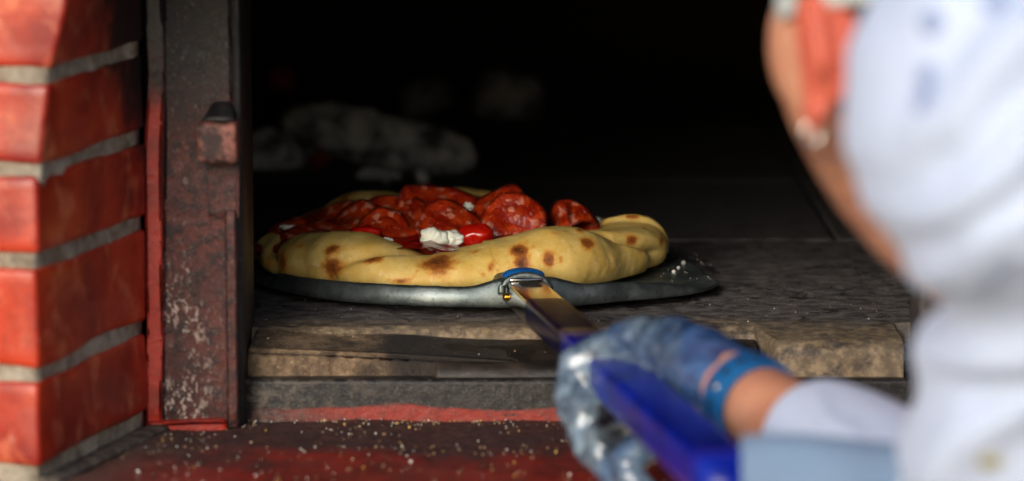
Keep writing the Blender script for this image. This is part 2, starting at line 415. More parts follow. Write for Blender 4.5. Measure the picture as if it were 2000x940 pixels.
BRICK, MORTAR, IRON, LUG, REDP = m_brick(), m_mortar(), m_iron(), m_lug(), m_redpaint()
BLACK, SILL, LEDGE, HEARTH, STONE, SOOT = m_black(), m_sill(), m_ledge(), m_hearth(), m_stone(), m_soot()
ASH2 = m_ash('dark_ash', .35)
ASH, EMBER, CRUST, SAUCE, SALAMI = m_ash(), m_ember(), m_crust(), m_sauce(), m_salami()
STEEL, CHROME, SKIN, GLOVE = m_steel(), m_chrome(), m_skin(), m_glove()
BLUE = m_simple('blue_gloss_grip', (0, 16, 112), .28, (0, 36, 165), 30, spec=.4)
BLUE2 = m_simple('worn_blue_paint', (14, 74, 140), .35, (24, 100, 168), 160)
BAND = m_simple('blue_silicone', (8, 82, 134), .45, (16, 104, 160), 30)
DARKHOLE = m_simple('dark_hole', (14, 40, 66), .7)
WHITE = m_cloth('white_cotton', (190, 200, 222), (204, 213, 232))
CAPW = m_cloth('off_white_cap', (205, 214, 208), (222, 228, 222))
APRON = m_cloth('blue_grey_cotton', (104, 128, 156), (124, 146, 172))
TROUSER = m_cloth('charcoal_cotton', (40, 42, 48), (56, 58, 64))
SHOE = m_simple('black_leather', (20, 20, 20), .4)
HAIR = m_simple('dark_hair', (34, 24, 18), .6, (60, 44, 32), 400)
SILVER = m_simple('silver', (215, 212, 205), .25, metal=1)
RICOTTA = m_simple('ricotta', (240, 236, 214), .45, (250, 248, 232), 160, bump=.001, sss=.2)
TOMATO = m_simple('tomato_skin', (158, 10, 5), .2, (186, 26, 10), 60, coat=.3)
FLOUR = m_simple('flour', (236, 232, 220), .8)
CRUMBM = m_simple('pale_crumb', (214, 196, 160), .8, (150, 100, 50), 90)
PINBTN = m_simple('shadow_blue_snap', (140, 152, 186), .45)  # snap buttons tinted grey-blue to carry their shadows
GROUNDM = m_simple('concrete_paving', (118, 114, 108), .9, (150, 146, 138), 3, bump=.004)

# ------------------------------------------------------------------ ground
GZ = -1.05
o = link('ground', mesh('ground', [(-400, -400, GZ), (400, -400, GZ), (400, 400, GZ), (-400, 400, GZ)], [(0, 1, 2, 3)]), GROUNDM); tag(o, kind='structure')

# ------------------------------------------------------------------ oven body: base, ledge, hearth, chamber
LZ = -.058
o = link('oven_base', box(-1.2, 1.4, -.78, 1.45, GZ, LZ - .04, bev=.01), MORTAR, smooth=False)
tag(o, 'rendered masonry base carrying the oven and its red ledge', 'oven base'); o['kind'] = 'structure'

bm = bmesh.new()
NX, NY = 160, 60
vs = [[None] * (NY + 1) for _ in range(NX + 1)]
for i in range(NX + 1):
    for j in range(NY + 1):
        x = -1.2 + 2.6 * i / NX; y = -.80 + .42 * j / NY
        vs[i][j] = bm.verts.new((x, y, LZ + .0025 * fb((x, y, 0), 14)))
for i in range(NX):
    for j in range(NY): bm.faces.new((vs[i][j], vs[i + 1][j], vs[i + 1][j + 1], vs[i][j + 1]))
ext = bmesh.ops.extrude_edge_only(bm, edges=[e for e in bm.edges if e.is_boundary])
for v in ext['geom']:
    if isinstance(v, bmesh.types.BMVert): v.co.z = LZ - .04
bmesh.ops.recalc_face_normals(bm, faces=bm.faces)
me = bpy.data.meshes.new('ledge'); bm.to_mesh(me); bm.free()
ledge = link('oven_ledge', me, LEDGE); hide_sharp(ledge)
tag(ledge, 'dark red painted ledge strewn with crumbs in front of the oven mouth', 'ledge')

hearth = thing('oven_hearth', 'sooty grey stone oven floor under the pizza peel', 'oven floor', (.05, -.45, -.03))
SH = {}
# front slab, with a chipped and worn leading edge
def front_slab():
    nx, ny = 260, 120
    v, f = [], []
    x0, x1, y1 = -.32, .2835, .012
    def edgeY(x):
        e = -.452
        e += .004 * fb((x, 3, 0), 14) + .0010 * fb((x, 7, 0), 70)
        t = min(1, max(0, (x - .178) / .016)); e -= .062 * t * t * (3 - 2 * t)     # right block reaches forward
        return e
    for i in range(nx + 1):
        x = x0 + (x1 - x0) * i / nx; e = edgeY(x)
        for j in range(ny + 1):
            t = (j / ny) ** 1.8; y = e + (y1 - e) * t
            d = y - e
            rr = .012
            drop = (rr * .42 * (1 - min(1, d / rr)) ** 2)
            z = .0010 * fb((x, y, 2), 22) + .0006 * fb((x, y, 5), 90) - drop - .002
            ch = max(0, fb((x, y, 9), 40) - .33) * .006 * (1 - min(1, d / .03)); z -= ch
            v.append((x, y, z))
    for i in range(nx):
        for j in range(ny): a = i * (ny + 1) + j; f.append((a, a + ny + 1, a + ny + 2, a + 1))
    # front face
    base = len(v)
    for i in range(nx + 1):
        q = v[i * (ny + 1)]
        for k in range(1, 9):
            t = k / 8; v.append((q[0], q[1] - .002 * math.sin(t * 3) + .0009 * fb((q[0], t, 1), 30), q[2] + (-.05 - q[2]) * t))
    for i in range(nx):
        a, b = i * (ny + 1), (i + 1) * (ny + 1)
        for k in range(8):
            p0 = a if k == 0 else base + i * 8 + k - 1; p1 = b if k == 0 else base + (i + 1) * 8 + k - 1
            q0, q1 = base + i * 8 + k, base + (i + 1) * 8 + k
            f.append((p0, q0, q1, p1))
    # right end face
    i = nx; a = i * (ny + 1)
    e0 = len(v); v += [(x1, v[a + j][1], -.05) for j in range(ny + 1)]
    for j in range(ny): f.append((a + j, e0 + j, e0 + j + 1, a + j + 1))
    return mesh('slab', v, f)
o = link('floor_slab', front_slab(), HEARTH); keep(o, hearth); hide_sharp(o, 50)
for (x0, x1) in ((-.5, -.123), (-.12, .277), (.28, .66)):
    for (y0, y1) in ((.016, .42), (.423, .84), (.843, 1.25)):
        s = random.Random(x0 * 7 + y0).uniform(-.0015, .0)
        me = box(x0, x1, y0, y1, -.05, s - .001, bev=.002, cuts=3, wob=.0006)
        keep(link('floor_slab', me, HEARTH, smooth=False), hearth)
me = box(.28355, .62, -.4225, .0125, -.05, -.0022, bev=.0004, cuts=4, wob=.0006); keep(link('floor_slab', me, HEARTH, smooth=False), hearth)
me = box(-.6, .75, -.40, 1.3, -.09, -.0505, bev=0); keep(link('mortar_bed', me, SOOT, smooth=False), hearth)
# pale pitted block at the left front, under the slab edge
me = hexa([(-.192, -.514, -.05), (.01, -.512, -.05), (.01, -.44, -.05), (-.192, -.44, -.05), (-.192, -.506, -.0075), (.01, -.502, -.0185), (.01, -.448, -.0105), (-.192, -.448, -.0025)], bev=.005, cuts=14, wob=.0026, seed=3, seg=2)
keep(link('front_stone', me, STONE), hearth)
# black iron lip: sloping plate and round bar between the two stones
def lip():
    prof = [(-.446, -.010), (-.470, -.012), (-.490, -.0155), (-.500, -.0185)]
    c = (-.503, -.030); r = .0125
    prof += [(c[0] - r * math.sin(a), c[1] + r * math.cos(a)) for a in np.linspace(.2, 2.6, 9)]
    prof += [(-.500, -.046), (-.446, -.046)]
    v, f = [], []; n = len(prof); m = 60
    for i in range(m + 1):
        x = -.056 + .236 * i / m
        for (y, z) in prof: v.append((x, y + .0012 * fb((x, y, z), 20), z + .0010 * fb((x, z, y), 25)))
    for i in range(m):
        for k in range(n): a = i * n + k; b = i * n + (k + 1) % n; f.append((a, b, b + n, a + n))
    f.append(tuple(range(n))[::-1]); f.append(tuple(range(m * n, m * n + n)))
    return mesh('lip', v, f)
DARKLIP = m_black('oily_black_iron', (24, 21, 19), (58, 48, 40), .5)
keep(link('iron_lip', lip(), DARKLIP), hearth)

# chamber
ch = thing('oven_chamber', 'soot black vaulted inside of the oven behind the pizza', 'oven', (.05, .3, 0))
def vault():
    cx, hw, wallh, rise = .08, .56, .16, .24
    prof = [(cx - hw, -.06), (cx - hw, wallh)]
    prof += [(cx - hw * math.cos(a), wallh + rise * math.sin(a)) for a in np.linspace(.1, math.pi - .1, 23)]
    prof += [(cx + hw, wallh), (cx + hw, -.06)]
    v, f = [], []; n = len(prof); ys = np.linspace(-.42, 1.28, 40)
    for y in ys:
        for (x, z) in prof: v.append((x + .006 * fb((x, y, z), 6), y, z + .006 * fb((z, y, x), 6)))
    for i in range(len(ys) - 1):
        for k in range(n - 1): a = i * n + k; f.append((a, a + n, a + n + 1, a + 1))
    f.append(tuple(range((len(ys) - 1) * n, len(ys) * n)))
    me = mesh('vault', v, f); return me
o = link('vault', vault(), SOOT); keep(o, ch)
sm = o.modifiers.new('s', 'SOLIDIFY'); sm.thickness = .12; sm.offset = 1
# wall of the mouth behind the iron frame
for b in ((-.62, -.2165, -.50, -.425, -.058, .6), (.36, .9, -.50, -.425, -.058, .6), (-.2165, .36, -.50, -.425, .31, .6)):
    keep(link('mouth_wall', box(*b, bev=0), SOOT, smooth=False), ch)
keep(link('outer_shell', box(-1.2, 1.4, -.42, 1.45, .545, .62, bev=0), MORTAR, smooth=False), ch)

# ------------------------------------------------------------------ brick surround
sur = thing('brick_surround', 'glossy red brick pier with grey mortar joints beside the iron frame', 'brick wall', (-.3, -.65, LZ))
rng = random.Random(4)
JZ = [-.0485, .0166, .0916, .153, .215, .281, .347, .412]          # joint heights
JT = [.009, .0105, .0095, .0092, .0098, .009, .009, .009]
FX = [0, 0, 0, .004, .010, .024, .048, .078]                     # upper courses lean in as the arch springs
FY, BY = -.760, -.556
XF, XB = -.3118, -.2600
def course(i, side=1):
    z0 = JZ[i] + JT[i] / 2; z1 = JZ[i + 1] - JT[i + 1] / 2
    a0 = FX[i]; a1 = FX[i + 1] if i >= 3 else FX[i]
    j = rng.uniform(-.001, .001)
    fx0, fx1 = XF + a0 + j, XF + a1 + j
    bx = XB + j * .5
    fd = Vector((-.96, .27, 0)).normalized() * .105     # front face runs left and slightly back
    A0, A1 = Vector((fx0, FY + j, z0)), Vector((fx1, FY + j, z1))
    B0, B1 = Vector((bx, BY, z0)), Vector((bx, BY, z1))
    c = [A0 + fd, A0, B0, B0 + fd, A1 + fd, A1, B1, B1 + fd]
    c2 = [A0 + fd * 2.1, A0 + fd * 1.1, B0 + fd * 1.1, B0 + fd * 2.1, A1 + fd * 2.1, A1 + fd * 1.1, B1 + fd * 1.1, B1 + fd * 2.1]
    return c, c2
def mirror(c):   # unseen right hand pier, added to hold off skylight; mirrored about the mouth
    cx = .049
    return [Vector((2 * cx - p.x, p.y, p.z)) for p in (c[1], c[0], c[3], c[2], c[5], c[4], c[7], c[6])]
for i in range(7):
    c, c2 = course(i)
    for q, cc in enumerate((c, c2, mirror(c), mirror(c2))):
        me = hexa(cc, bev=.0035, cuts=5 if q == 0 else 0, wob=.003 if q == 0 else 0, seed=i + 11 * q, seg=2)
        keep(link('brick', me, BRICK, smooth=True), sur); 
# mortar core (recessed behind the brick faces)
fdn = Vector((-.96, .27, 0)).normalized()
def core(mir=False):
    v, f = [], []
    zs = np.linspace(LZ - .002, .47, 60)
    for z in zs:
        k = np.interp(z, JZ, FX)
        A = Vector((XF + k - .0035, FY + .004, z)); B = Vector((XB - .0035, BY + .001, z))
        ring = []
        for t in np.linspace(0, 1, 24): ring.append(A.lerp(B, t) + Vector((.0022 * fb((t * 3, z * 12, 0), 3), 0, 0)))
        ring += [B + fdn * .26, A + fdn * .26]
        ring += [(A + fdn * .26).lerp(A, t) for t in np.linspace(.1, .9, 9)]
        if mir: ring = [Vector((2 * .049 - p.x, p.y, p.z)) for p in ring]
        v += ring
    n = len(ring)
    for i in range(len(zs) - 1):
        for k in range(n): a, b = i * n + k, i * n + (k + 1) % n; f.append((a, b, b + n, a + n))
    f.append(tuple(range(n))); f.append(tuple(range((len(zs) - 1) * n, len(zs) * n)))
    return mesh('core', v, f)
keep(link('mortar', core(), MORTAR), sur); keep(link('mortar', core(True), MORTAR), sur)
# unseen wall added above the mouth to block light from above; outer flanks
keep(link('unseen_lintel_wall', box(-1.2, 1.4, -.775, -.51, .30, .62, bev=.004), BRICK, smooth=False), sur)
keep(link('flank_wall', box(-1.2, -.56, -.70, -.43, LZ, .30, bev=.004), BRICK, smooth=False), sur)
keep(link('flank_wall', box(.66, 1.4, -.70, -.43, LZ, .30, bev=.004), BRICK, smooth=False), sur)
# grubby fillet at the pier's foot
pts = [Vector((XF - .004, FY + .004, LZ)).lerp(Vector((XB + .004, BY, LZ)), t) + Vector((.003 + .002 * fb((t, 0, 0), 5), 0, .001)) for t in np.linspace(0, 1, 26)]
v, f = tube(pts, [.010 + .002 * fb((t, 4, 0), 4) for t in np.linspace(0, 1, 26)], 10, squash=.35)
keep(link('mortar_fillet', mesh('fillet', v, f), m_simple('grimy_mortar', (58, 48, 42), .9, (110, 98, 84), 90, bump=.003)), sur)

# ------------------------------------------------------------------ iron door frame
fr = thing('door_frame', 'rusty cast iron oven door frame with worn maroon paint', 'door frame', (-.23, -.55, LZ))
PX0, PX1 = -.2525, -.1957
dz = .40 - LZ
me = hexa([(PX0, -.552, LZ), (PX1 - .001, -.552, LZ), (PX1 - .001, -.505, LZ), (PX0, -.505, LZ), (PX0 + .008, -.552, .40), (PX1 - .001, -.552, .40), (PX1 - .001, -.505, .40), (PX0 + .008, -.505, .40)], bev=.004, cuts=24, wob=.0011, seed=2, seg=2)
keep(link('post', me, IRON), fr)
keep(link('edge_strip', box(PX1 - .0082, PX1, -.5575, -.5505, LZ + .002, .10, bev=.0015, cuts=12, wob=.0005), IRON), fr)
keep(link('jamb', box(-.2160, -.1925, -.5480, -.424, LZ, .40, bev=.001), BLACK), fr)
# right post, mostly behind the worker
me = box(.2895, .345, -.552, -.50, -.045, .40, bev=.003, cuts=9, wob=.0016); keep(link('post', me, m_black('scaled_iron', (40, 38, 38), (86, 78, 74), .5)), fr)
keep(link('jamb', box(.300, .325, -.4995, -.424, LZ, .40, bev=.001), BLACK), fr)
keep(link('head_bar', box(-.25, .345, -.552, -.50, .33, .40, bev=.003), BLACK), fr)
# hinge lug, its cone of soot, and the flaked patch below
a = P(388, 318, -.572); b = P(463, 238, -.572)
lug = keep(link('hinge_lug', box(a.x, b.x, -.580, -.546, a.z, b.z, bev=.003, cuts=3, wob=.0012, seg=2), LUG), fr)
t0, t1 = b.z + .0005, P(430, 200, -.56).z
me = hexa([(a.x + .003, -.574, t0), (b.x - .001, -.574, t0), (b.x - .001, -.55, t0), (a.x + .003, -.55, t0), (a.x + .009, -.558, t1), (b.x - .006, -.558, t1), (b.x - .006, -.55, t1), (a.x + .009, -.55, t1)], bev=.002, cuts=2, wob=.001)
keep(link('lug_cap', me, BLACK), fr)
p0, p1 = P(388, 425, -.556), P(464, 318, -.556)
keep(link('flaked_plate', box(p0.x + .006, p1.x, -.5550, -.550, p0.z, p1.z, bev=.0015, cuts=5, wob=.0028, seed=5), IRON), fr)
# red painted bead between brick and post, and the painted foot
me = hexa([(XB - .002, -.5545, LZ), (PX0 + .0015, -.5545, LZ), (PX0 + .0015, -.53, LZ), (XB - .002, -.53, LZ), (XB + .004, -.5545, .40), (PX0 + .0095, -.5545, .40), (PX0 + .0095, -.53, .40), (XB + .004, -.53, .40)], bev=.002, cuts=26, wob=.0022, seed=6, seg=2)
keep(link('painted_bead', me, REDP), fr)
me = box(PX0 - .008, PX1 - .008, -.5600, -.5490, LZ - .003, LZ + .0065, bev=.003, cuts=14, wob=.0022, seed=8, seg=2)
keep(link('painted_foot', me, REDP), fr)
# sill bar under the mouth
me = box(-.196, .36, -.527, -.44, LZ - .003, -.0275, bev=.0018, cuts=10, wob=.0006)
keep(link('sill_bar', me, SILL), fr)

# ------------------------------------------------------------------ burnt logs and ash at the back
def ash_log(name, p0, p1, r, label, seed, taper=.85, mat=None, cat='log', group=None):
    p0, p1 = Vector(p0), Vector(p1); t = (p1 - p0).normalized(); s = t.orthogonal().normalized(); w = t.cross(s)
    n, m = 40, 60; v, f = [], []
    L = (p1 - p0).length
    for i in range(m + 1):
        u = i / m; c = p0 + t * L * u
        endf = min(1, math.sqrt(max(0, 1 - abs(2 * u - 1) ** 3.5)) + .06)
        for k in range(n):
            a = 2 * math.pi * k / n
            d = s * math.cos(a) + w * math.sin(a)
            q = Vector((math.cos(a) * 1.2, math.sin(a) * 1.2, u * L / r * .9 + seed * 5))
            crack = abs(noise.noise(q * 1.6)) 
            rr = r * (1 - (1 - taper) * u) * endf * (1 + .24 * fb(q, 1.3) - .16 * max(0, .2 - crack) / .2)
            v.append(c + d * rr + t * r * .3 * fb(q + Vector((5, 5, 5)), 1.3) - p0)
    for i in range(m):
        for k in range(n): a, b = i * n + k, i * n + (k + 1) % n; f.append((a, b, b + n, a + n))
    f.append(tuple(range(n))[::-1]); f.append(tuple(range(m * n, m * n + n)))
    o = link(name, mesh(name, v, f), mat or ASH); o.location = p0; tag(o, label, cat, group); return o
ash_log('burnt_log', P(560, 235, .62), P(925, 315, .47), .028, 'ash covered burnt log slanting behind the pizza', 1)
ash_log('burnt_log', P(500, 300, .52), P(600, 345, .60), .030, 'grey ash crusted chunk beside the left iron post', 2)
ash_log('burnt_log', P(560, 265, .66), P(720, 245, .72), .026, 'short ashy stub under the far end of the slanting log', 3, mat=ASH2)
ash_log('burnt_log', P(930, 205, 1.0), P(1060, 190, 1.02), .034, 'lone ashen lump near the back wall of the oven', 4, mat=ASH2)
ash_log('burnt_log', P(790, 200, .95), P(880, 180, 1.0), .022, 'dim charred stub between the slanting log and lone lump', 6, mat=ASH2)
ash_log('charcoal_piece', P(700, 345, .46), P(780, 352, .44), .012, 'small ashy piece under the slanting log', 7, cat='charcoal')
ash_log('charcoal_piece', P(815, 352, .43), P(835, 340, .43), .016, 'upright ashy piece propping the slanting log', 8, cat='charcoal')
ash_log('brick_fragment', P(608, 325, .52), P(640, 300, .53), .010, 'dull red brick fragment between the ashy chunk and the log', 9, mat=EMBER, cat='brick fragment')
ash_log('brick_fragment', P(545, 175, .95), P(550, 130, .95), .020, 'dull red brick upright by the left wall', 10, mat=EMBER, cat='brick fragment')

# ------------------------------------------------------------------ pizza peel
PC = Vector((-.043, -.205, .012))          # pizza centre on the blade
peel = thing('pizza_peel', 'round steel pizza peel with blue grip carrying the pizza', 'pizza peel', (-.02, -.2, .006))
BC = Vector((-.024, -.205, 0))
def blade_r(a):
    # radius of the blade outline at angle a (0=+X, -90=toward camera)
    d = math.degrees(a)
    return np.interp(d, [-180, -150, -125, -100, -90, -80, -55, -35, -24, -10, 20, 60, 90, 120, 180],
                     [.186, .190, .193, .1955, .196, .1965, .199, .207, .202, .178, .163, .165, .17, .17, .186])
SOCK_A = R(-79.5)
def blade():
    na, nr = 300, 26; v, f = [], []
    for i in range(na):
        a = -math.pi + 2 * math.pi * i / na; ro = blade_r(a); d = math.degrees(a)
        fl = .016 * np.interp(d, [-158, -140, -110, -60, -40, -27], [0, .85, 1, 1, .75, 0])
        s = math.exp(-((a - SOCK_A) / .155) ** 4)       # swelling round the socket
        for j in range(nr + 1):
            t = j / nr; r = ro * min(1, t * 1.08) if t < .926 else ro
            z = .006
            if t > .80:
                u = (t - .80) / .20; q = u * u * (3 - 2 * u)
                r = ro * (.80 + .20 * (1 - (1 - u) ** 1.4)) if fl > 0 else ro * t
                z += 0
            v.append((BC.x + ro * t * math.cos(a), BC.y + ro * t * math.sin(a), z + .0008 * fb((ro * t * math.cos(a), ro * t * math.sin(a), 0), 12)))
    base = len(v)
    # flange: folds up and back from the near rim as a dustpan wall
    nf = 7
    for i in range(na):
        a = -math.pi + 2 * math.pi * i / na; ro = blade_r(a); d = math.degrees(a)
        fl = .0145 * np.interp(d, [-162, -146, -110, -60, -46, -32], [0.02, .8, 1, 1, .7, .02])
        s = math.exp(-((a - SOCK_A) / .17) ** 4)
        for k in range(1, nf + 1):
            u = k / nf
            r = ro + .0025 * math.sin(u * math.pi / 2) * 1.2 - .006 * u * u
            z = .006 + fl * u + s * .0075 * u ** 1.5
            z += .0005 * fb((a * 9, u, 0), 2)
            v.append((BC.x + r * math.cos(a), BC.y + r * math.sin(a), z))
    for i in range(na):
        i2 = (i + 1) % na
        for j in range(nr): a, b = i * (nr + 1) + j, i2 * (nr + 1) + j; f.append((a, a + 1, b + 1, b))
        a, b = i * (nr + 1) + nr, i2 * (nr + 1) + nr
        p, q = base + i * nf, base + i2 * nf; f.append((a, p, q, b))
        for k in range(nf - 1): f.append((p + k, p + k + 1, q + k + 1, q + k))
    me = mesh('blade', v, f)
    bm = bmesh.new(); bm.from_mesh(me); bmesh.ops.remove_doubles(bm, verts=bm.verts, dist=1e-5); bm.to_mesh(me); bm.free()
    return me
o = link('blade', blade(), STEEL); keep(o, peel); s = o.modifiers.new('s', 'SOLIDIFY'); s.thickness = .0018; s.offset = 0
H0 = Vector((.008, -.388, .0165)); H1 = P(1432, 948, -1.19)
hd = (H1 - H0).normalized(); hs = hd.cross(Vector((0, 0, 1))).normalized(); hu = hs.cross(hd)
hs = -hs if hs.x < 0 else hs
HL = (H1 - H0).length
def bar(s0, s1, w0, h0, w1, h1, lift=0, rnd=.35, n=20, m=12, wave=0):
    """rounded rectangular bar along the handle axis"""
    v, f = [], []
    for i in range(m + 1):
        u = i / m; c = H0 + hd * (s0 + (s1 - s0) * u) + hu * lift
        w = w0 + (w1 - w0) * u; h = h0 + (h1 - h0) * u
        e = .92 if (i == 0 or i == m) else 1
        for k in range(n):
            a = 2 * math.pi * (k + .5) / n; ca, sa = math.cos(a), math.sin(a)
            x = math.copysign(abs(ca) ** rnd, ca) * w / 2 * e; y = math.copysign(abs(sa) ** rnd, sa) * h / 2 * e
            v.append(c + hs * x + hu * y)
    for i in range(m):
        for k in range(n): a, b = i * n + k, i * n + (k + 1) % n; f.append((a, b, b + n, a + n))
    f.append(tuple(range(n))[::-1]); f.append(tuple(range(m * n, m * n + n)))
    return mesh('bar', v, f)
o = link('socket', bar(-.045, .012, .040, .020, .037, .023, lift=.001, rnd=.5), STEEL); keep(o, peel)
HB = Matrix((hs, hd, hu)).transposed()
v, f = ell(H0 + hd * .004 + hu * .0120, (.0165, .0115, .0060), HB); o2 = link('socket_paint', mesh('paint', v, f), BLUE2); keep(o2, peel)
v, f = tube([H0 + hd * .0145 + hs * .0185 * math.cos(a) + hu * (.002 + .0115 * math.sin(a)) for a in np.linspace(-.2, math.pi + .2, 22)], .0026, 8); o2 = link('socket_collar', mesh('collar', v, f), STEEL); keep(o2, peel)
o = link('weld', bar(.012, .019, .026, .004, .026, .003, lift=.0105, rnd=.7), CHROME); keep(o, peel)
o = link('handle_tube', bar(.010, .34, .030, .0195, .030, .0195, rnd=.28), CHROME); keep(o, peel); hide_sharp(o, 50)
NAVY = m_simple('navy_reflection', (5, 6, 34), .28, (8, 9, 50), 60, spec=.14)
o = link('tube_reflection', bar(.105, .30, .0306, .0201, .0306, .0201, rnd=.28), NAVY); keep(o, peel); hide_sharp(o, 50)  # dark reflection in the steel tube, painted as a thin navy shell
o = link('grip', bar(.27, HL, .0325, .0225, .035, .027, rnd=.3, n=28), BLUE); keep(o, peel)
mk = H0 + hd * .05 + hu * .00985
o = link('maker_plate', bar(.030, .052, .015, .0006, .015, .0006, lift=.0100, rnd=.5), BLACK); keep(o, peel)
v, f = ell(H0 + hd * .02 - hs * .0152 - hu * .002, (.003, .003, .003)); keep(link('rivet', mesh('rivet', v, f), m_simple('brass', (180, 130, 40), .3, metal=1)), peel)

# ------------------------------------------------------------------ pizza
pz = thing('pizza', 'thick rimmed salami pizza with char spots resting on the peel', 'pizza', tuple(PC))
RO = .166
# silhouette control: (pixel x, pixel y) of the rim's crest, near side then far side
near = [(505, 455), (530, 452), (560, 476), (585, 468), (610, 461), (650, 458), (700, 464), (750, 479), (800, 496), (838, 503), (870, 491), (950, 470), (1050, 450), (1112, 441), (1165, 449), (1195, 442), (1235, 419), (1268, 429)]
def crest_pt(px, py, far):
    Rc = .132; Y = PC.y
    for _ in range(6):
        X = P(px, py, Y).x - PC.x
        c = max(-.999, min(.999, X / Rc)); s = math.sqrt(1 - c * c)
        Y = PC.y + (Rc * s if far else -Rc * s)
    return math.degrees(math.atan2(Rc * s * (1 if far else -1), Rc * c)), P(px, py, Y).z - PC.z
ctrl = []
for q in near:
    a, h = crest_pt(*q, False); ctrl.append((a, h))
for q in [(622, 418), (660, 388), (705, 377), (750, 381), (800, 386), (870, 373), (905, 369), (955, 375), (1010, 400), (1100, 422), (1180, 430)]:
    a, h = crest_pt(*q, True); ctrl.append((a, h))
ctrl = sorted(ctrl)
# drop near-duplicate ends
ca = [c[0] for c in ctrl]; chh = [min(.056, max(.018, c[1])) for c in ctrl]
ca = [ca[-1] - 360] + ca + [ca[0] + 360]; chh = [chh[-1]] + chh + [chh[0]]
NA, NP = 720, 72
angs = np.linspace(-180, 180, NA, endpoint=False)
Hs = np.interp(angs, ca, chh)
k = np.exp(-np.linspace(-2, 2, 9) ** 2); k /= k.sum()
Hs = np.convolve(np.concatenate([Hs[-4:], Hs, Hs[:4]]), k, 'valid')
# creases between folded lobes: (angle at crest, skew deg per unit phi, depth, width deg)
CREASE = [(-163, 9, .010, 4.0), (172, -6, .008, 4.5), (-111, -13, .006, 3.8), (-33, 16, .0095, 4.5), (14, -5, .006, 5), (60, 4, .006, 5), (105, -4, .006, 5), (140, 4, .006, 5), (-139, 3, .0025, 3)]
verts = []
for i, d in enumerate(angs):
    a = R(d); H = Hs[i]
    aw = .033 + .006 * math.sin(a * 3 + 1) * .5 + (.004 if -80 < d < -30 else 0)
    for j in range(NP):
        ph = 2 * math.pi * j / NP
        up = math.sin(ph)
        out = math.cos(ph)
        o_ = RO - aw + .003 * math.sin(a * 5 + .7)
        x = o_ + aw * math.copysign(abs(out) ** .85, out)
        z = H * max(0.0, (up * .64 + .36))
        # creases
        sh = 0
        for (c0, sk, dep, wd) in CREASE:
            dd = (d - (c0 + sk * (1.2 - (ph if ph < math.pi else 0)) * 1.0) + 180) % 360 - 180
            g_ = math.exp(-(dd / wd) ** 2); b_ = math.exp(-((dd - wd * 2.4) / (wd * 1.6)) ** 2)
            sh += -dep * g_ + dep * .12 * b_
        nrm = (out, max(0, up))
        pnt = Vector((x * math.cos(a), x * math.sin(a), z))
        n_ = .0048 * fb(pnt, 13, 2) + .0009 * fb(pnt, 60, 3)
        dsp = (n_ + sh) * (1 if up > -.5 else .5)
        x += nrm[0] * dsp; z = max(0, z + nrm[1] * dsp)
        verts.append(Vector((x * math.cos(a), x * math.sin(a), z)))
faces = []
for i in range(NA):
    for j in range(NP):
        a, b = i * NP + j, i * NP + (j + 1) % NP; i2 = (i + 1) % NA
        faces.append((a, i2 * NP + j, i2 * NP + (j + 1) % NP, b))
cme = mesh('crust', verts, faces)
bm = bmesh.new(); bm.from_mesh(cme); bmesh.ops.recalc_face_normals(bm, faces=bm.faces); bm.to_mesh(cme); bm.free()
SPOTS = [(650, 487, 24, 9, .95), (650, 522, 19, 20, .95), (727, 507, 19, 8, 1.0), (553, 510, 10, 22, .8), (857, 513, 29, 25, 1.05), (1014, 490, 17, 14, 1.1), (1020, 515, 15, 18, 1.05),
         (1028, 533, 10, 9, .9), (1072, 507, 12, 14, 1.0), (1096, 507, 5, 7, .7), (1148, 475, 14, 11, 1.05), (1133, 450, 9, 7, .9), (1235, 470, 17, 9, 1.0), (780, 549, 22, 6, .75), (930, 490, 18, 9, .4),
         (960, 520, 8, 10, .6), (972, 528, 5, 6, .5), (1232, 423, 14, 4, .9), (1260, 446, 8, 5, .8), (522, 458, 14, 8, .45), (525, 512, 12, 14, .45), (1082, 455, 8, 5, .5), (1104, 452, 6, 6, .45),
         (1040, 482, 7, 5, .6), (985, 470, 8, 6, .35), (943, 537, 6, 5, .5), (700, 555, 20, 4, .5), (1292, 470, 5, 14, .7), (585, 480, 10, 6, .5), (925, 478, 16, 6, .45), (1250, 490, 5, 9, .4)]
bvh = BVHTree.FromPolygons([v + PC for v in verts], faces)
char = np.zeros(len(verts)); VA = np.array([tuple(v) for v in verts])
for (px, py, rx, ry, amp) in SPOTS:
    hit = bvh.ray_cast(CAM, ray(px, py).normalized())[0]
    if hit is None: continue
    h = np.array(hit - PC); sc_ = FPX / 2.95
    d = VA - h
    rad = np.hypot(VA[:, 0], VA[:, 1]); 
    # measure on the surface: across = along X/tangent, up = combined z and inward
    up = np.sqrt(d[:, 2] ** 2 + d[:, 1] ** 2 * .35)
    q = (d[:, 0] / (rx / sc_)) ** 2 + (up / (ry / sc_)) ** 2
    near_ = (np.abs(d[:, 1]) < .05)
    char = np.maximum(char, amp * np.exp(-q * .72) * near_)
rr = random.Random(8)
for _ in range(40):     # the far rim browns too
    a = rr.uniform(0, 6.28)
    if math.sin(a) < .15: continue
    c = np.array((.135 * math.cos(a), .135 * math.sin(a), .045)); r_ = rr.uniform(.004, .011)
    char = np.maximum(char, rr.uniform(.4, 1) * np.exp(-((VA - c) ** 2).sum(1) / r_ ** 2))
at = cme.attributes.new('char', 'FLOAT', 'POINT'); at.data.foreach_set('value', char.astype(np.float32))
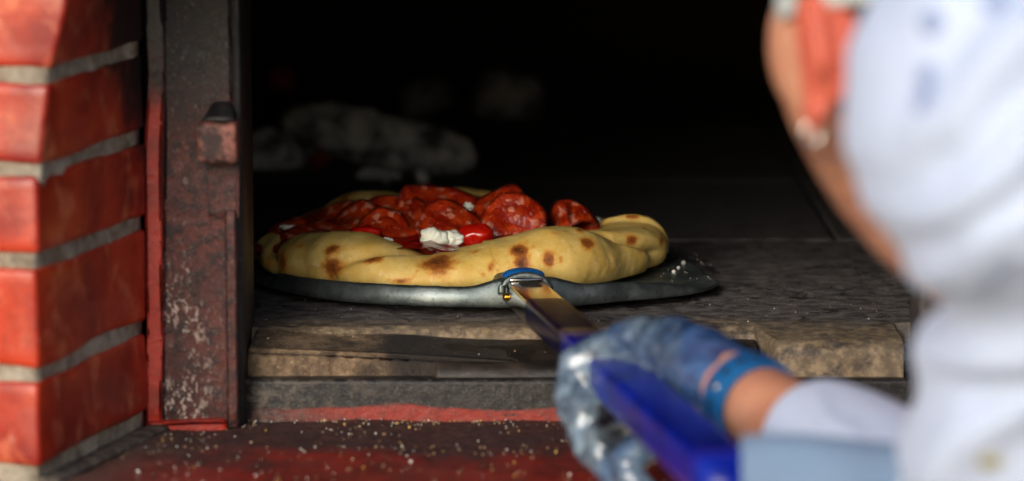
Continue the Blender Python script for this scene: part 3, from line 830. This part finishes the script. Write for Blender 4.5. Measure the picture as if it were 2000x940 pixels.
# sauce smeared on the inner slope
rad = np.hypot(VA[:, 0], VA[:, 1]); inner = np.zeros(len(verts))
for i in range(NA):
    for j in range(NP):
        ph = 2 * math.pi * j / NP
        if .0 < ph < math.pi:
            t = (ph - 2.05) / .3 + .9 * fb(verts[i * NP + j], 40, 3)
            inner[i * NP + j] = min(1, max(0, t))
        elif ph < 4.2: inner[i * NP + j] = 1 if ph >= math.pi else 0
at = cme.attributes.new('sauce', 'FLOAT', 'POINT'); at.data.foreach_set('value', inner.astype(np.float32))
link('crust', cme, CRUST, pz)
# sauce
def sauce():
    na, nr = 160, 50; v, f = [Vector((0, 0, .026))], []
    for j in range(1, nr + 1):
        for i in range(na):
            a = 2 * math.pi * i / na; r = .130 * j / nr
            p = Vector((r * math.cos(a), r * math.sin(a), 0))
            p.z = .0255 + .005 * fb(p, 18, 3) + .002 * fb(p, 70, 3) + .006 * (1 - (r / .124) ** 2)
            v.append(p)
    for i in range(na): f.append((0, 1 + i, 1 + (i + 1) % na))
    for j in range(nr - 1):
        for i in range(na): a, b = 1 + j * na + i, 1 + j * na + (i + 1) % na; f.append((a, a + na, b + na, b))
    return mesh('sauce', v, f)
link('sauce', sauce(), SAUCE, pz)
def slice_(px, py, Y, n, r, bend, ang=0, wav=.0028, seed=0, up=(0, 0, 1), cut=None, th=.0022, mat=SALAMI):
    """curled salami slice: disc of radius r, normal n, rolled about an in-plane axis"""
    c = P(px, py + 15, Y) - PC; n = Vector(n).normalized(); r *= 1.06
    u = Vector(up).cross(n)
    if u.length < .05: u = Vector((1, 0, 0)).cross(n)
    u.normalize(); w = n.cross(u)
    u2 = u * math.cos(ang) + w * math.sin(ang); w2 = -u * math.sin(ang) + w * math.cos(ang)
    na, nr = 48, 10; tops, f = [], []
    def pt(x, y):
        k = bend / r if abs(bend) > 1e-3 else 1e-3
        X = math.sin(k * x) / k; Z = -(1 - math.cos(k * x)) / k
        q = Vector((x, y, seed * 1.7))
        Z += wav * fb(q, 38, 2) * 2
        return u2 * X + w2 * y + n * Z
    v = []
    for side in (1, -1):
        v.append(pt(0, 0) + n * th * .5 * side)
        for j in range(1, nr + 1):
            for i in range(na):
                a = 2 * math.pi * i / na
                rr_ = r * (1 + .05 * fb((math.cos(a) * 2, math.sin(a) * 2, seed), 1)) * j / nr
                x, y = rr_ * math.cos(a), rr_ * math.sin(a)
                if cut is not None: y = max(y, cut * r)
                v.append(pt(x, y) + n * th * .5 * side * (1 if j < nr else .6))
    N = 1 + na * nr
    for s_ in range(2):
        o_ = s_ * N
        for i in range(na):
            q = (o_, o_ + 1 + i, o_ + 1 + (i + 1) % na); f.append(q if s_ == 0 else q[::-1])
        for j in range(nr - 1):
            for i in range(na):
                a, b = o_ + 1 + j * na + i, o_ + 1 + j * na + (i + 1) % na
                q = (a, a + na, b + na, b); f.append(q if s_ == 0 else q[::-1])
    for i in range(na):
        a, b = 1 + (nr - 1) * na + i, 1 + (nr - 1) * na + (i + 1) % na; f.append((a, a + N, b + N, b))
    sm_ = mesh('slice', v, f); at_ = sm_.attributes.new('rim', 'FLOAT', 'POINT')
    at_.data.foreach_set('value', ([0.0] + [j / nr for j in range(1, nr + 1) for _ in range(na)]) * 2)
    ob = link('salami_slice', sm_, mat, pz); ob.location = c; return ob
# front stack first, then the flatter ones behind
slice_(1003, 425, -.262, (.10, -.86, .50), .027, .62, ang=-.35, seed=1)
slice_(965, 420, -.235, (-.35, -.62, .70), .032, -.75, ang=.5, seed=2)
slice_(1035, 432, -.225, (.55, -.45, .7), .029, 1.0, ang=.2, seed=3)
slice_(1108, 420, -.235, (-.55, -.55, .62), .024, 1.35, ang=.9, seed=4, cut=-.3)
slice_(1118, 425, -.222, (.65, -.25, .7), .022, -1.1, ang=-.6, seed=5)
slice_(885, 432, -.262, (.30, -.74, .60), .027, .35, ang=1.0, seed=6)
slice_(850, 412, -.215, (.05, -.70, .70), .033, -.6, ang=-.2, seed=7)
slice_(905, 424, -.185, (.35, -.6, .7), .030, .8, ang=.3, seed=8)
slice_(765, 420, -.235, (-.25, -.62, .72), .034, .5, ang=1.3, seed=9)
slice_(745, 440, -.272, (.1, -.62, .78), .026, .9, ang=-.5, seed=10)
slice_(690, 428, -.24, (-.25, -.45, .86), .030, .6, ang=.2, seed=11)
slice_(815, 416, -.18, (-.3, -.6, .75), .032, -.6, ang=.9, seed=12)
slice_(640, 440, -.25, (-.2, -.25, .95), .026, .5, ang=.8, seed=13)
slice_(950, 416, -.18, (.1, -.6, .78), .030, .9, ang=.7, seed=14)
slice_(580, 440, -.22, (-.1, -.2, .97), .027, .5, ang=.4, seed=15)
slice_(830, 448, -.275, (-.1, -.45, .88), .024, .7, ang=1.2, seed=16)
slice_(1050, 431, -.16, (.2, -.4, .9), .028, .7, ang=.1, seed=17)
slice_(560, 447, -.23, (-.15, -.30, .94), .026, .5, ang=.3, seed=18)
slice_(618, 445, -.262, (.1, -.35, .93), .024, .6, ang=1.0, seed=19)
slice_(655, 418, -.19, (-.2, -.45, .87), .028, .6, ang=.1, seed=20)
slice_(595, 425, -.17, (-.1, -.35, .93), .027, .6, ang=-.3, seed=21)
slice_(790, 440, -.262, (.25, -.66, .7), .023, .9, ang=.6, seed=22)
def lumpy(name, px, py, Y, r, sq, mat, seed, amp=.35, fr_=1.0, sub=4):
    c = P(px, py, Y) - PC
    bm = bmesh.new(); bmesh.ops.create_icosphere(bm, subdivisions=sub, radius=1)
    for v in bm.verts:
        q = v.co * fr_ + Vector((seed * 3.1, seed, 0)); v.co *= 1 + amp * fb(q, 1.6, 2)
        v.co = Vector((v.co.x * r * sq[0], v.co.y * r * sq[1], v.co.z * r * sq[2]))
    me = bpy.data.meshes.new(name); bm.to_mesh(me); bm.free()
    ob = link(name, me, mat, pz); ob.location = c; return ob
lumpy('ricotta_dollop', 848, 466, -.300, .010, (1.1, .8, .85), RICOTTA, 1, .38, 1.15)
lumpy('ricotta_dollop', 880, 469, -.296, .010, (1.1, .8, .7), RICOTTA, 2, .38, 1.15)
lumpy('ricotta_dollop', 1150, 442, -.20, .011, (1.2, .8, .6), RICOTTA, 3, .5, 1.3)
lumpy('ricotta_dollop', 1172, 442, -.19, .008, (1.2, .8, .6), RICOTTA, 4, .5, 1.3)
lumpy('ricotta_dollop', 753, 471, -.292, .0045, (1.4, .8, .5), RICOTTA, 5, .5)
lumpy('ricotta_dollop', 565, 444, -.24, .004, (1.6, .8, .5), RICOTTA, 6, .5)
lumpy('ricotta_dollop', 915, 405, -.22, .004, (1, 1, .8), RICOTTA, 7, .5)
lumpy('tomato_half', 930, 460, -.290, .0125, (1.15, .9, .75), TOMATO, 8, .12)
lumpy('tomato_half', 715, 455, -.285, .010, (1.2, .9, .6), TOMATO, 9, .2)
# coarse flour grains on the blade
gr = random.Random(3)
bm = bmesh.new()
spots = [(1335, 513, .0018), (1325, 523, .0015), (1316, 531, .0018), (1303, 491, .0014)] + [(gr.uniform(1290, 1390), gr.uniform(485, 550), gr.uniform(.0002, .0004)) for _ in range(30)]
for (px, py, r) in spots:
    c = PZ(px, py, .0075 + r * .4); bmesh.ops.create_icosphere(bm, subdivisions=1, radius=r, matrix=Matrix.Translation(c))
me = bpy.data.meshes.new('flour'); bm.to_mesh(me); bm.free()
o = link('flour_grains', me, FLOUR); tag(o, 'white flour grains on the bare right side of the peel', 'flour', kind='stuff')

# ------------------------------------------------------------------ crumbs on the ledge, hearth and sill
def scatter(name, mats, n, fn, label, seed):
    g = random.Random(seed); bm = bmesh.new(); k = 0
    for _ in range(n):
        p, r = fn(g)
        before = len(bm.faces)
        M = Matrix.Translation(p) @ Matrix.Rotation(g.uniform(0, 6.28), 4, Vector((g.gauss(0, 1), g.gauss(0, 1), g.gauss(0, 1) + .01)).normalized()) @ Matrix.Diagonal((g.uniform(.6, 1.6), g.uniform(.6, 1.2), g.uniform(.4, .9), 1))
        r0 = bmesh.ops.create_icosphere(bm, subdivisions=1, radius=r, matrix=M)
        mi = g.choices(range(len(mats)), weights=[m[1] for m in mats])[0]
        for v in r0['verts']:
            for fc in v.link_faces: fc.material_index = mi
    me = bpy.data.meshes.new(name); bm.to_mesh(me); bm.free()
    for m, _ in mats: me.materials.append(m)
    o = link(name, me); tag(o, label, 'crumbs', kind='stuff'); return o
GOLD = m_simple('golden_crumb', (206, 150, 60), .7, (230, 190, 110), 300)
BURNT = m_simple('burnt_crumb', (60, 40, 26), .8)
def ledge_pos(g):
    for _ in range(12):
        x = g.uniform(-.27, .34); t = g.random() ** 2.0; y = -.532 - .25 * t
        if fb((x, y, 3), 16, 3) + .12 > g.uniform(-.25, .35): break
    r = g.choice((.0003, .0004, .0005, .0005, .0007, .0008)) if g.random() < .965 else g.uniform(.0011, .0019)
    return Vector((x, y, LZ + .0012 + r * .3 + .0025 * fb((x, y, 0), 14))), r
scatter('ledge_crumbs', [(FLOUR, 2), (CRUMBM, 4), (GOLD, .7), (BURNT, 5)], 1500, ledge_pos, 'pale and golden crumbs scattered over the red ledge', 5)
def hearth_pos(g):
    x = g.uniform(-.19, .28); y = g.uniform(-.50, -.28); r = g.uniform(.0002, .0006)
    zz = -.001 if y > -.452 else -.014
    if y < -.452 and (x > .17 or x < -.08): zz = -.002
    return Vector((x, y, zz + r * .3)), r
scatter('hearth_crumbs', [(CRUMBM, 3), (BURNT, 3), (FLOUR, 2)], 170, hearth_pos, 'fine crumbs and ash specks on the oven floor edge', 6)
pp = [PZ(px, py, LZ + .004 + .003 * math.sin(i)) for i, (px, py) in enumerate(((1733, 783), (1742, 792), (1755, 800), (1770, 803), (1785, 800)))]
v, f = tube(pp, .0006, 6)
o = link('straw', mesh('straw', v, f), GOLD); tag(o, 'thin curved straw on the ledge by the worker sleeve', 'straw')

# ------------------------------------------------------------------ the worker
HC = P(1832, 95, -1.208)                    # between the ears
person = thing('person', 'person in white jacket and cap reaching toward the oven with gloved hand', 'person', (.60, -1.45, GZ))
TURN = R(27)                               # face turned to the left of straight-away
HM = Matrix.Rotation(TURN, 3, 'Z') @ Matrix.Rotation(R(-10), 3, 'X')   # nod towards the oven
def hp(x, y, z): return HC + HM @ Vector((x, y, z))
def hr(r): return r
head = [ell(hp(0, -.012, .045), (.075, .094, .085), HM), ell(hp(0, .035, .005), (.066, .060, .075), HM), ell(hp(0.004, .036, -.048), (.041, .040, .052), HM),
        ell(hp(.004, .060, -.084), (.020, .018, .018), HM), capsule(hp(-.044, .010, -.034), .018, hp(-.008, .052, -.082), .016), capsule(hp(.044, .010, -.034), .018, hp(.012, .052, -.082), .016),
        capsule(hp(0, .092, .008), .009, hp(0, .104, -.026), .012), ell(hp(0, .074, -.056), (.022, .010, .008), HM), ell(hp(0, .088, .024), (.05, .012, .009), HM),
        ell(hp(-.050, .046, .006), (.023, .029, .040), HM), ell(hp(-.047, .036, -.028), (.020, .023, .028), HM), ell(hp(.046, .055, -.018), (.022, .026, .024), HM)]
NB = Vector((.345, -1.30, .165))
head += chain([(hp(0, -.005, -.05), .052), (hp(.01, -.03, -.10).lerp(NB, .35), .055), (NB, .065)])
def ear(sx):
    out = []
    pts = []
    for k in range(15):     # helix
        a = R(200 - k * 20); pts.append((hp(sx * (.078 + .012 * (.5 + .5 * math.cos(a - R(170)))), -.010 + .017 * math.cos(a), .002 + .031 * math.sin(a) + (.0 if math.sin(a) > -.5 else -.003)), .0052))
    out += chain(pts)
    out.append(ell(hp(sx * .078, -.004, .0), (.006, .015, .028), HM)); out.append(ell(hp(sx * .074, -.016, .002), (.012, .018, .030), HM))
    out.append(ell(hp(sx * .079, .002, -.031), (.006, .009, .010), HM))
    return out
head += chain([(P(1640, 195, -1.185), .030), (P(1685, 285, -1.185), .030), (P(1728, 352, -1.185), .030), (P(1790, 425, -1.19), .030), (P(1893, 506, -1.21), .030), (P(1960, 500, -1.25), .028)])
head += ear(-1) + ear(1)
# hand and arm joints, in place
WR = P(1448, 772, -.925)
EL = P(1850, 945, -1.165)
SHL = P(2075, 230, -1.40)
SHR = Vector((.575, -1.14, .23))
CHS = Vector((.44, -1.29, .13)); PEL = Vector((.62, -1.42, -.12))
def J(px, py, Y): return P(px, py, Y)
MC = [J(1262, 662, -.815), J(1282, 690, -.838), J(1300, 716, -.862), J(1318, 742, -.885)]
PALM = [(P(1418, 755, -.908), .0260, J(1372, 716, -.885), .0255), (J(1380, 706, -.88), .0215, J(1306, 668, -.83), .0165),
        (J(1388, 762, -.895), .0200, J(1330, 735, -.875), .0150), (J(1352, 697, -.86), .0220, J(1290, 676, -.83), .0160)]
palm = [capsule(WR, .024, J(1372, 716, -.885), .0225)] + [capsule(a, r - .003, b, q - .003) for a, r, b, q in PALM]
fing = [
    [(J(1290, 700, -.822), .0095), (J(1195, 735, -.800), .0088), (J(1124, 728, -.79), .0084), (J(1110, 775, -.80), .0078), (J(1126, 822, -.812), .0070)],
    [(J(1305, 722, -.842), .0095), (J(1205, 790, -.828), .0092), (J(1146, 790, -.815), .0086), (J(1138, 845, -.82), .0080), (J(1160, 890, -.832), .0070)],
    [(J(1320, 745, -.862), .0092), (J(1228, 835, -.852), .0088), (J(1176, 850, -.84), .0082), (J(1176, 900, -.845), .0076), (J(1204, 936, -.856), .0068)],
    [(J(1335, 765, -.880), .0085), (J(1268, 870, -.872), .0078), (J(1222, 893, -.865), .0074), (J(1228, 930, -.87), .0068), (J(1262, 958, -.878), .0062)]]
thumb = [(J(1335, 682, -.845), .0120), (J(1255, 655, -.812), .0098), (J(1196, 672, -.795), .0085), (J(1152, 693, -.79), .0078), (J(1122, 707, -.79), .0072)]
arm = chain([(P(2085, 270, -1.40), .055), (P(2125, 640, -1.37), .036), (P(2062, 915, -1.33), .042), (P(1880, 1065, -1.20), .034), (P(1735, 945, -1.10), .025), (P(1580, 845, -.995), .0260), (WR, .0250)])
armr = chain([(SHR, .055), (Vector((.60, -1.02, -.02)), .04), (Vector((.47, -.93, -.20)), .028), (Vector((.44, -.92, -.27)), .03)])
for k in range(4): armr += chain([(Vector((.425 + .015 * k, -.92 + .008 * k, -.29)), .009), (Vector((.42 + .016 * k, -.905 + .008 * k, -.33)), .008), (Vector((.425 + .016 * k, -.90 + .006 * k, -.36)), .007)])
armr += chain([(Vector((.45, -.945, -.27)), .011), (Vector((.44, -.965, -.305)), .009)])
FOOT = [Vector((.50, -1.50, GZ)), Vector((.78, -1.30, GZ))]
HIP = [PEL + Vector((-.06, -.07, -.04)), PEL + Vector((.07, .06, -.04))]
KNE = [Vector((.50, -1.44, -.55)), Vector((.70, -1.28, -.55))]
legs = []
for k in range(2): legs += chain([(HIP[k], .085), (KNE[k], .058), (FOOT[k] + Vector((0, 0, .09)), .038)]) + [capsule(FOOT[k] + Vector((.02, -.03, .035)), .033, FOOT[k] + Vector((-.10, .11, .03)), .028)]
torso = chain([(SHL.lerp(SHR, .22), .075), (SHL.lerp(SHR, .78), .075)]) + chain([(CHS, .13), (PEL, .13)]) + chain([(NB, .065), (CHS, .11)])
body_prims = head + arm + armr + legs + torso + palm + [c for fg in fing for c in chain(fg)] + chain(thumb)
bme = fuse('body', body_prims, .0034, 4)
fl = []; bd = []
MI = HM.inverted()
for v in bme.vertices:
    q = MI @ (v.co - HC)
    e = max(0, 1 - ((abs(q.x) - .084) / .022) ** 2) * (1 if (-.045 < q.y < .02 and -.045 < q.z < .045 and abs(q.x) > .066) else 0)
    fl.append(min(1, e * 1.6))
    bd.append(1.0 if (q.y > .0 and -.13 < q.z < -.04 and abs(q.x) < .08 and (v.co - HC).length < .16) else 0.0)
a_ = bme.attributes.new('flush', 'FLOAT', 'POINT'); a_.data.foreach_set('value', fl)
a_ = bme.attributes.new('jaw_shade', 'FLOAT', 'POINT'); a_.data.foreach_set('value', bd)
keep(link('body', bme, SKIN), person)
# hair at the nape and temples
hb = [ell(hp(0, -.020, .042), (.0775, .092, .082), HM), capsule(hp(-.072, .012, .02), .007, hp(-.071, .014, -.012), .005), ell(hp(0, -.055, -.005), (.06, .05, .05), HM)]
keep(link('hair', fuse('hair', hb, .004, 3), HAIR), person)
# cap: crown with band
cp = [ell(hp(0, -.008, .066), (.085, .103, .085), HM)]
cme_ = fuse('cap', cp, .004, 2)
bm = bmesh.new(); bm.from_mesh(cme_)
pl = hp(0, 0, .027); bmesh.ops.bisect_plane(bm, geom=bm.verts[:] + bm.edges[:] + bm.faces[:], plane_co=pl, plane_no=HM @ Vector((0, .0, 1)), clear_inner=True)
bm.to_mesh(cme_); bm.free()
capo = keep(link('cap', cme_, CAPW), person); s = capo.modifiers.new('s', 'SOLIDIFY'); s.thickness = .003
v, f = [], []
for i in range(64):
    a = 2 * math.pi * i / 64
    for (rr_, z) in ((.0, .022), (.0025, .023), (.0025, .058), (0, .059)):
        v.append(hp((.0815 + rr_) * math.cos(a), -.008 + (.0985 + rr_) * math.sin(a), z))
for i in range(64):
    for k in range(4): a, b = i * 4 + k, ((i + 1) % 64) * 4 + k; a2, b2 = i * 4 + (k + 1) % 4, ((i + 1) % 64) * 4 + (k + 1) % 4; f.append((a, b, b2, a2))
keep(link('cap_band', mesh('band', v, f), CAPW), person)
# ear ring
EC = hp(-.0805, .003, -.041)
v, f = [], []
for i in range(28):
    a = 2 * math.pi * i / 28
    for k in range(8):
        b = 2 * math.pi * k / 8; rr_ = .0052 + .0014 * math.cos(b)
        v.append(EC + Vector((1, 0, 0)) * rr_ * math.cos(a) + Vector((0, 0, 1)) * rr_ * math.sin(a) + Vector((0, 1, 0)) * .0014 * math.sin(b))
for i in range(28):
    for k in range(8): a, b = i * 8 + k, i * 8 + (k + 1) % 8; c, d = ((i + 1) % 28) * 8 + k, ((i + 1) % 28) * 8 + (k + 1) % 8; f.append((a, c, d, b))
keep(link('ear_ring', mesh('ring', v, f), SILVER), person)
# jacket
jk = [ell(P(2078, 205, -1.42), (.110, .11, .108))]
jk += chain([(P(2085, 255, -1.42), .100), (P(2108, 620, -1.37), .067), (P(2062, 905, -1.33), .082)])
jk += chain([(P(2040, 950, -1.31), .070), (P(1880, 1065, -1.20), .048), (P(1735, 940, -1.10), .046), (P(1640, 874, -1.035), .043), (P(1606, 852, -1.012), .041)])
jk += chain([(SHL.lerp(SHR, .25), .10), (SHL.lerp(SHR, .8), .10)]) + chain([(CHS, .155), (PEL + Vector((0, 0, .02)), .155)]) + chain([(NB + Vector((.03, -.02, 0)), .08), (CHS, .13)])
jk += chain([(SHR, .07), (Vector((.60, -1.02, -.02)), .055), (Vector((.49, -.94, -.17)), .042)])
jk += [ell(P(2050, 330, -1.37), (.080, .07, .085)), ell(P(2100, 430, -1.40), (.080, .075, .052))]
RIDGE = []
for Y_, line, hgt, wid in ((-1.50, [(1650, 330), (1850, 235), (2010, 60)], .017, .013), (-1.50, [(1690, 450), (1880, 385), (2010, 250)], .018, .012), (-1.48, [(1815, 575), (1925, 440), (2010, 380)], .015, .011),
                           (-1.50, [(1680, 120), (1800, 10), (1840, -60)], .015, .013), (-1.40, [(1770, 770), (1900, 690), (2010, 640)], .014, .011), (-1.40, [(1840, 950), (1930, 820), (2010, 760)], .014, .012),
                           (-1.07, [(1600, 800), (1680, 850), (1750, 860)], .005, .006), (-1.50, [(1900, 560), (1960, 470), (2010, 470)], .012, .010)):
    q_ = [P(a, b, Y_) for a, b in line]
    for k in range(len(q_) - 1): RIDGE.append((q_[k].x, q_[k].z, q_[k + 1].x, q_[k + 1].z, Y_, hgt, wid))
def folds(p):
    a = noise.noise(Vector((p.x * 9 + p.z * 7, p.y * 6, p.z * 9 - p.x * 6))) * .007
    wx, wz = p.x + .006 * noise.noise(p * 22), p.z + .006 * noise.noise(p * 22 + Vector((4, 4, 4)))
    best = 0
    for x0, z0, x1, z1, Y_, hgt, wid in RIDGE:
        if abs(p.y - Y_) > .16: continue
        dx, dz = x1 - x0, z1 - z0
        t = max(0, min(1, ((wx - x0) * dx + (wz - z0) * dz) / (dx * dx + dz * dz)))
        d = math.hypot(wx - x0 - dx * t, wz - z0 - dz * t)
        best = max(best, hgt * math.exp(-(d / wid) ** 2))
    edge = min(1, max(.15, (p.x - .17) / .05)) if p.y < -1.25 else 1
    return (a + best) * edge - .003
jme = fuse('jacket', jk, .0050, 16, folds)
jo = keep(link('jacket', jme, WHITE), person)
jb = BVHTree.FromPolygons([v.co.copy() for v in jme.vertices], [tuple(p.vertices) for p in jme.polygons])
for (px, py) in ((1820, 45), (1812, 152), (1805, 196), (1945, 6)):
    h, nn, _, _ = jb.ray_cast(CAM, ray(px, py).normalized())
    if h is None: continue
    v, f = ell((0, 0, 0), (.0065, .0065, .002)); M = nn.to_track_quat('Z', 'Y').to_matrix()
    keep(link('snap_button', mesh('snap', [h + M @ p for p in v], f), PINBTN), person)
h, nn, _, _ = jb.ray_cast(CAM, ray(1935, 903).normalized())
if h is not None:
    v, f = ell((0, 0, 0), (.007, .006, .002)); M = nn.to_track_quat('Z', 'Y').to_matrix()
    keep(link('cuff_button', mesh('snap', [h + M @ p for p in v], f), m_simple('bone_button', (170, 160, 120), .5)), person)
# glove
gl = [capsule(*q) for q in PALM]
for fg in fing: gl += chain([(p, r + .0026) for p, r in fg])
gl += chain([(p, r + .0026) for p, r in thumb])
gme = fuse('glove', gl, .0021, 3, lambda p: .0008 * fb(p, 45, 2) + .0012 * (1 - abs(noise.noise(p * 38))) ** 5)
pale = []; dark = []
pc = J(1150, 800, -.82)
for v in gme.vertices:
    q = v.co; px = 1000 + q.x / ((q - CAM).dot(cf)) * FPX
    t = (1.0 - ((q - pc).length - .035) / .05) 
    t = max(t, .8 - ((q - J(1262, 640, -.82)).length - .014) / .035)
    if px < 1330: t = max(t, .55)
    t += .3 * fb(q, 30, 3)
    pale.append(min(1, max(0, t))); palm_shade = 1 - ((q - J(1232, 815, -.845)).length - .020) / .012  # shade inside the curled hand, painted near-black on the glove
    dark.append(min(1, max(0, palm_shade)))
a_ = gme.attributes.new('pale', 'FLOAT', 'POINT'); a_.data.foreach_set('value', pale)
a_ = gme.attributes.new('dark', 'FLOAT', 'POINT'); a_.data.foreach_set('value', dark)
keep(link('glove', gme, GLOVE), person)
# wrist strap with holes
ax = (P(1560, 828, -.99) - P(1385, 705, -.885)).normalized()
sc0 = P(1468, 784, -.938); s1 = ax.orthogonal().normalized(); s2 = ax.cross(s1)
v, f = [], []
for i in range(48):
    a = 2 * math.pi * i / 48
    for (rr_, t) in ((.0262, -.0115), (.0288, -.0105), (.0294, 0), (.0288, .0105), (.0262, .0115)):
        v.append(sc0 + (s1 * math.cos(a) + s2 * math.sin(a)) * rr_ + ax * t)
for i in range(48):
    for k in range(5): a, b = i * 5 + k, i * 5 + (k + 1) % 5; c, d = ((i + 1) % 48) * 5 + k, ((i + 1) % 48) * 5 + (k + 1) % 5; f.append((a, c, d, b))
strap = keep(link('wrist_strap', mesh('strap', v, f), BAND), person)
hide_sharp(strap, 35)
sb = BVHTree.FromPolygons([Vector(q) for q in v], f)
tc = (CAM - sc0); tc = (tc - ax * tc.dot(ax)).normalized(); a0 = math.atan2(tc.dot(s2), tc.dot(s1))
for q, da in enumerate((-.95, -.58, -.2, .18, .55, .9)):
    nn = s1 * math.cos(a0 + da) + s2 * math.sin(a0 + da); h = sc0 + nn * .0293
    vv, ff = ell((0, 0, 0), (.0032, .0032, .0008)); M = nn.to_track_quat('Z', 'Y').to_matrix()
    o = link('strap_pin' if q == 3 else 'strap_hole', mesh('dot', [h + M @ p for p in vv], ff), SILVER if q == 3 else DARKHOLE); o.parent = strap
# apron, trousers, shoes
def apron():
    nx, nz = 40, 40; v, f = [], []
    tl, tr_ = P(1450, 860, -1.205), P(1800, 868, -1.215)
    for j in range(nz + 1):
        t = j / nz
        for i in range(nx + 1):
            u = i / nx; c = tl.lerp(tr_, u)
            roll = .012 * math.exp(-t * 40)
            v.append((c.x + .05 * u * t + .003 * math.sin(t * 9 + u * 6) * t, c.y + roll + .006 * math.sin(u * 9 + t * 3) * (.3 + t), c.z - .42 * t + .002 * math.sin(u * 5)))
    for j in range(nz):
        for i in range(nx): a = j * (nx + 1) + i; f.append((a, a + nx + 1, a + nx + 2, a + 1))
    return mesh('apron', v, f)
ao = keep(link('apron', apron(), APRON), person); s = ao.modifiers.new('s', 'SOLIDIFY'); s.thickness = .003
tr = []
for k in range(2): tr += chain([(HIP[k], .105), (KNE[k], .078), (FOOT[k] + Vector((0, 0, .10)), .062)])
tr += [ell(PEL, (.15, .15, .12))]
keep(link('trousers', fuse('trousers', tr, .009, 6), TROUSER), person)
for k in range(2):
    sme = fuse('shoe', [capsule(FOOT[k] + Vector((.025, -.035, .045)), .045, FOOT[k] + Vector((-.11, .12, .036)), .036), capsule(FOOT[k] + Vector((0, 0, .05)), .05, FOOT[k] + Vector((0, 0, .10)), .05)], .006, 4)
    keep(link('shoe', sme, SHOE), person)
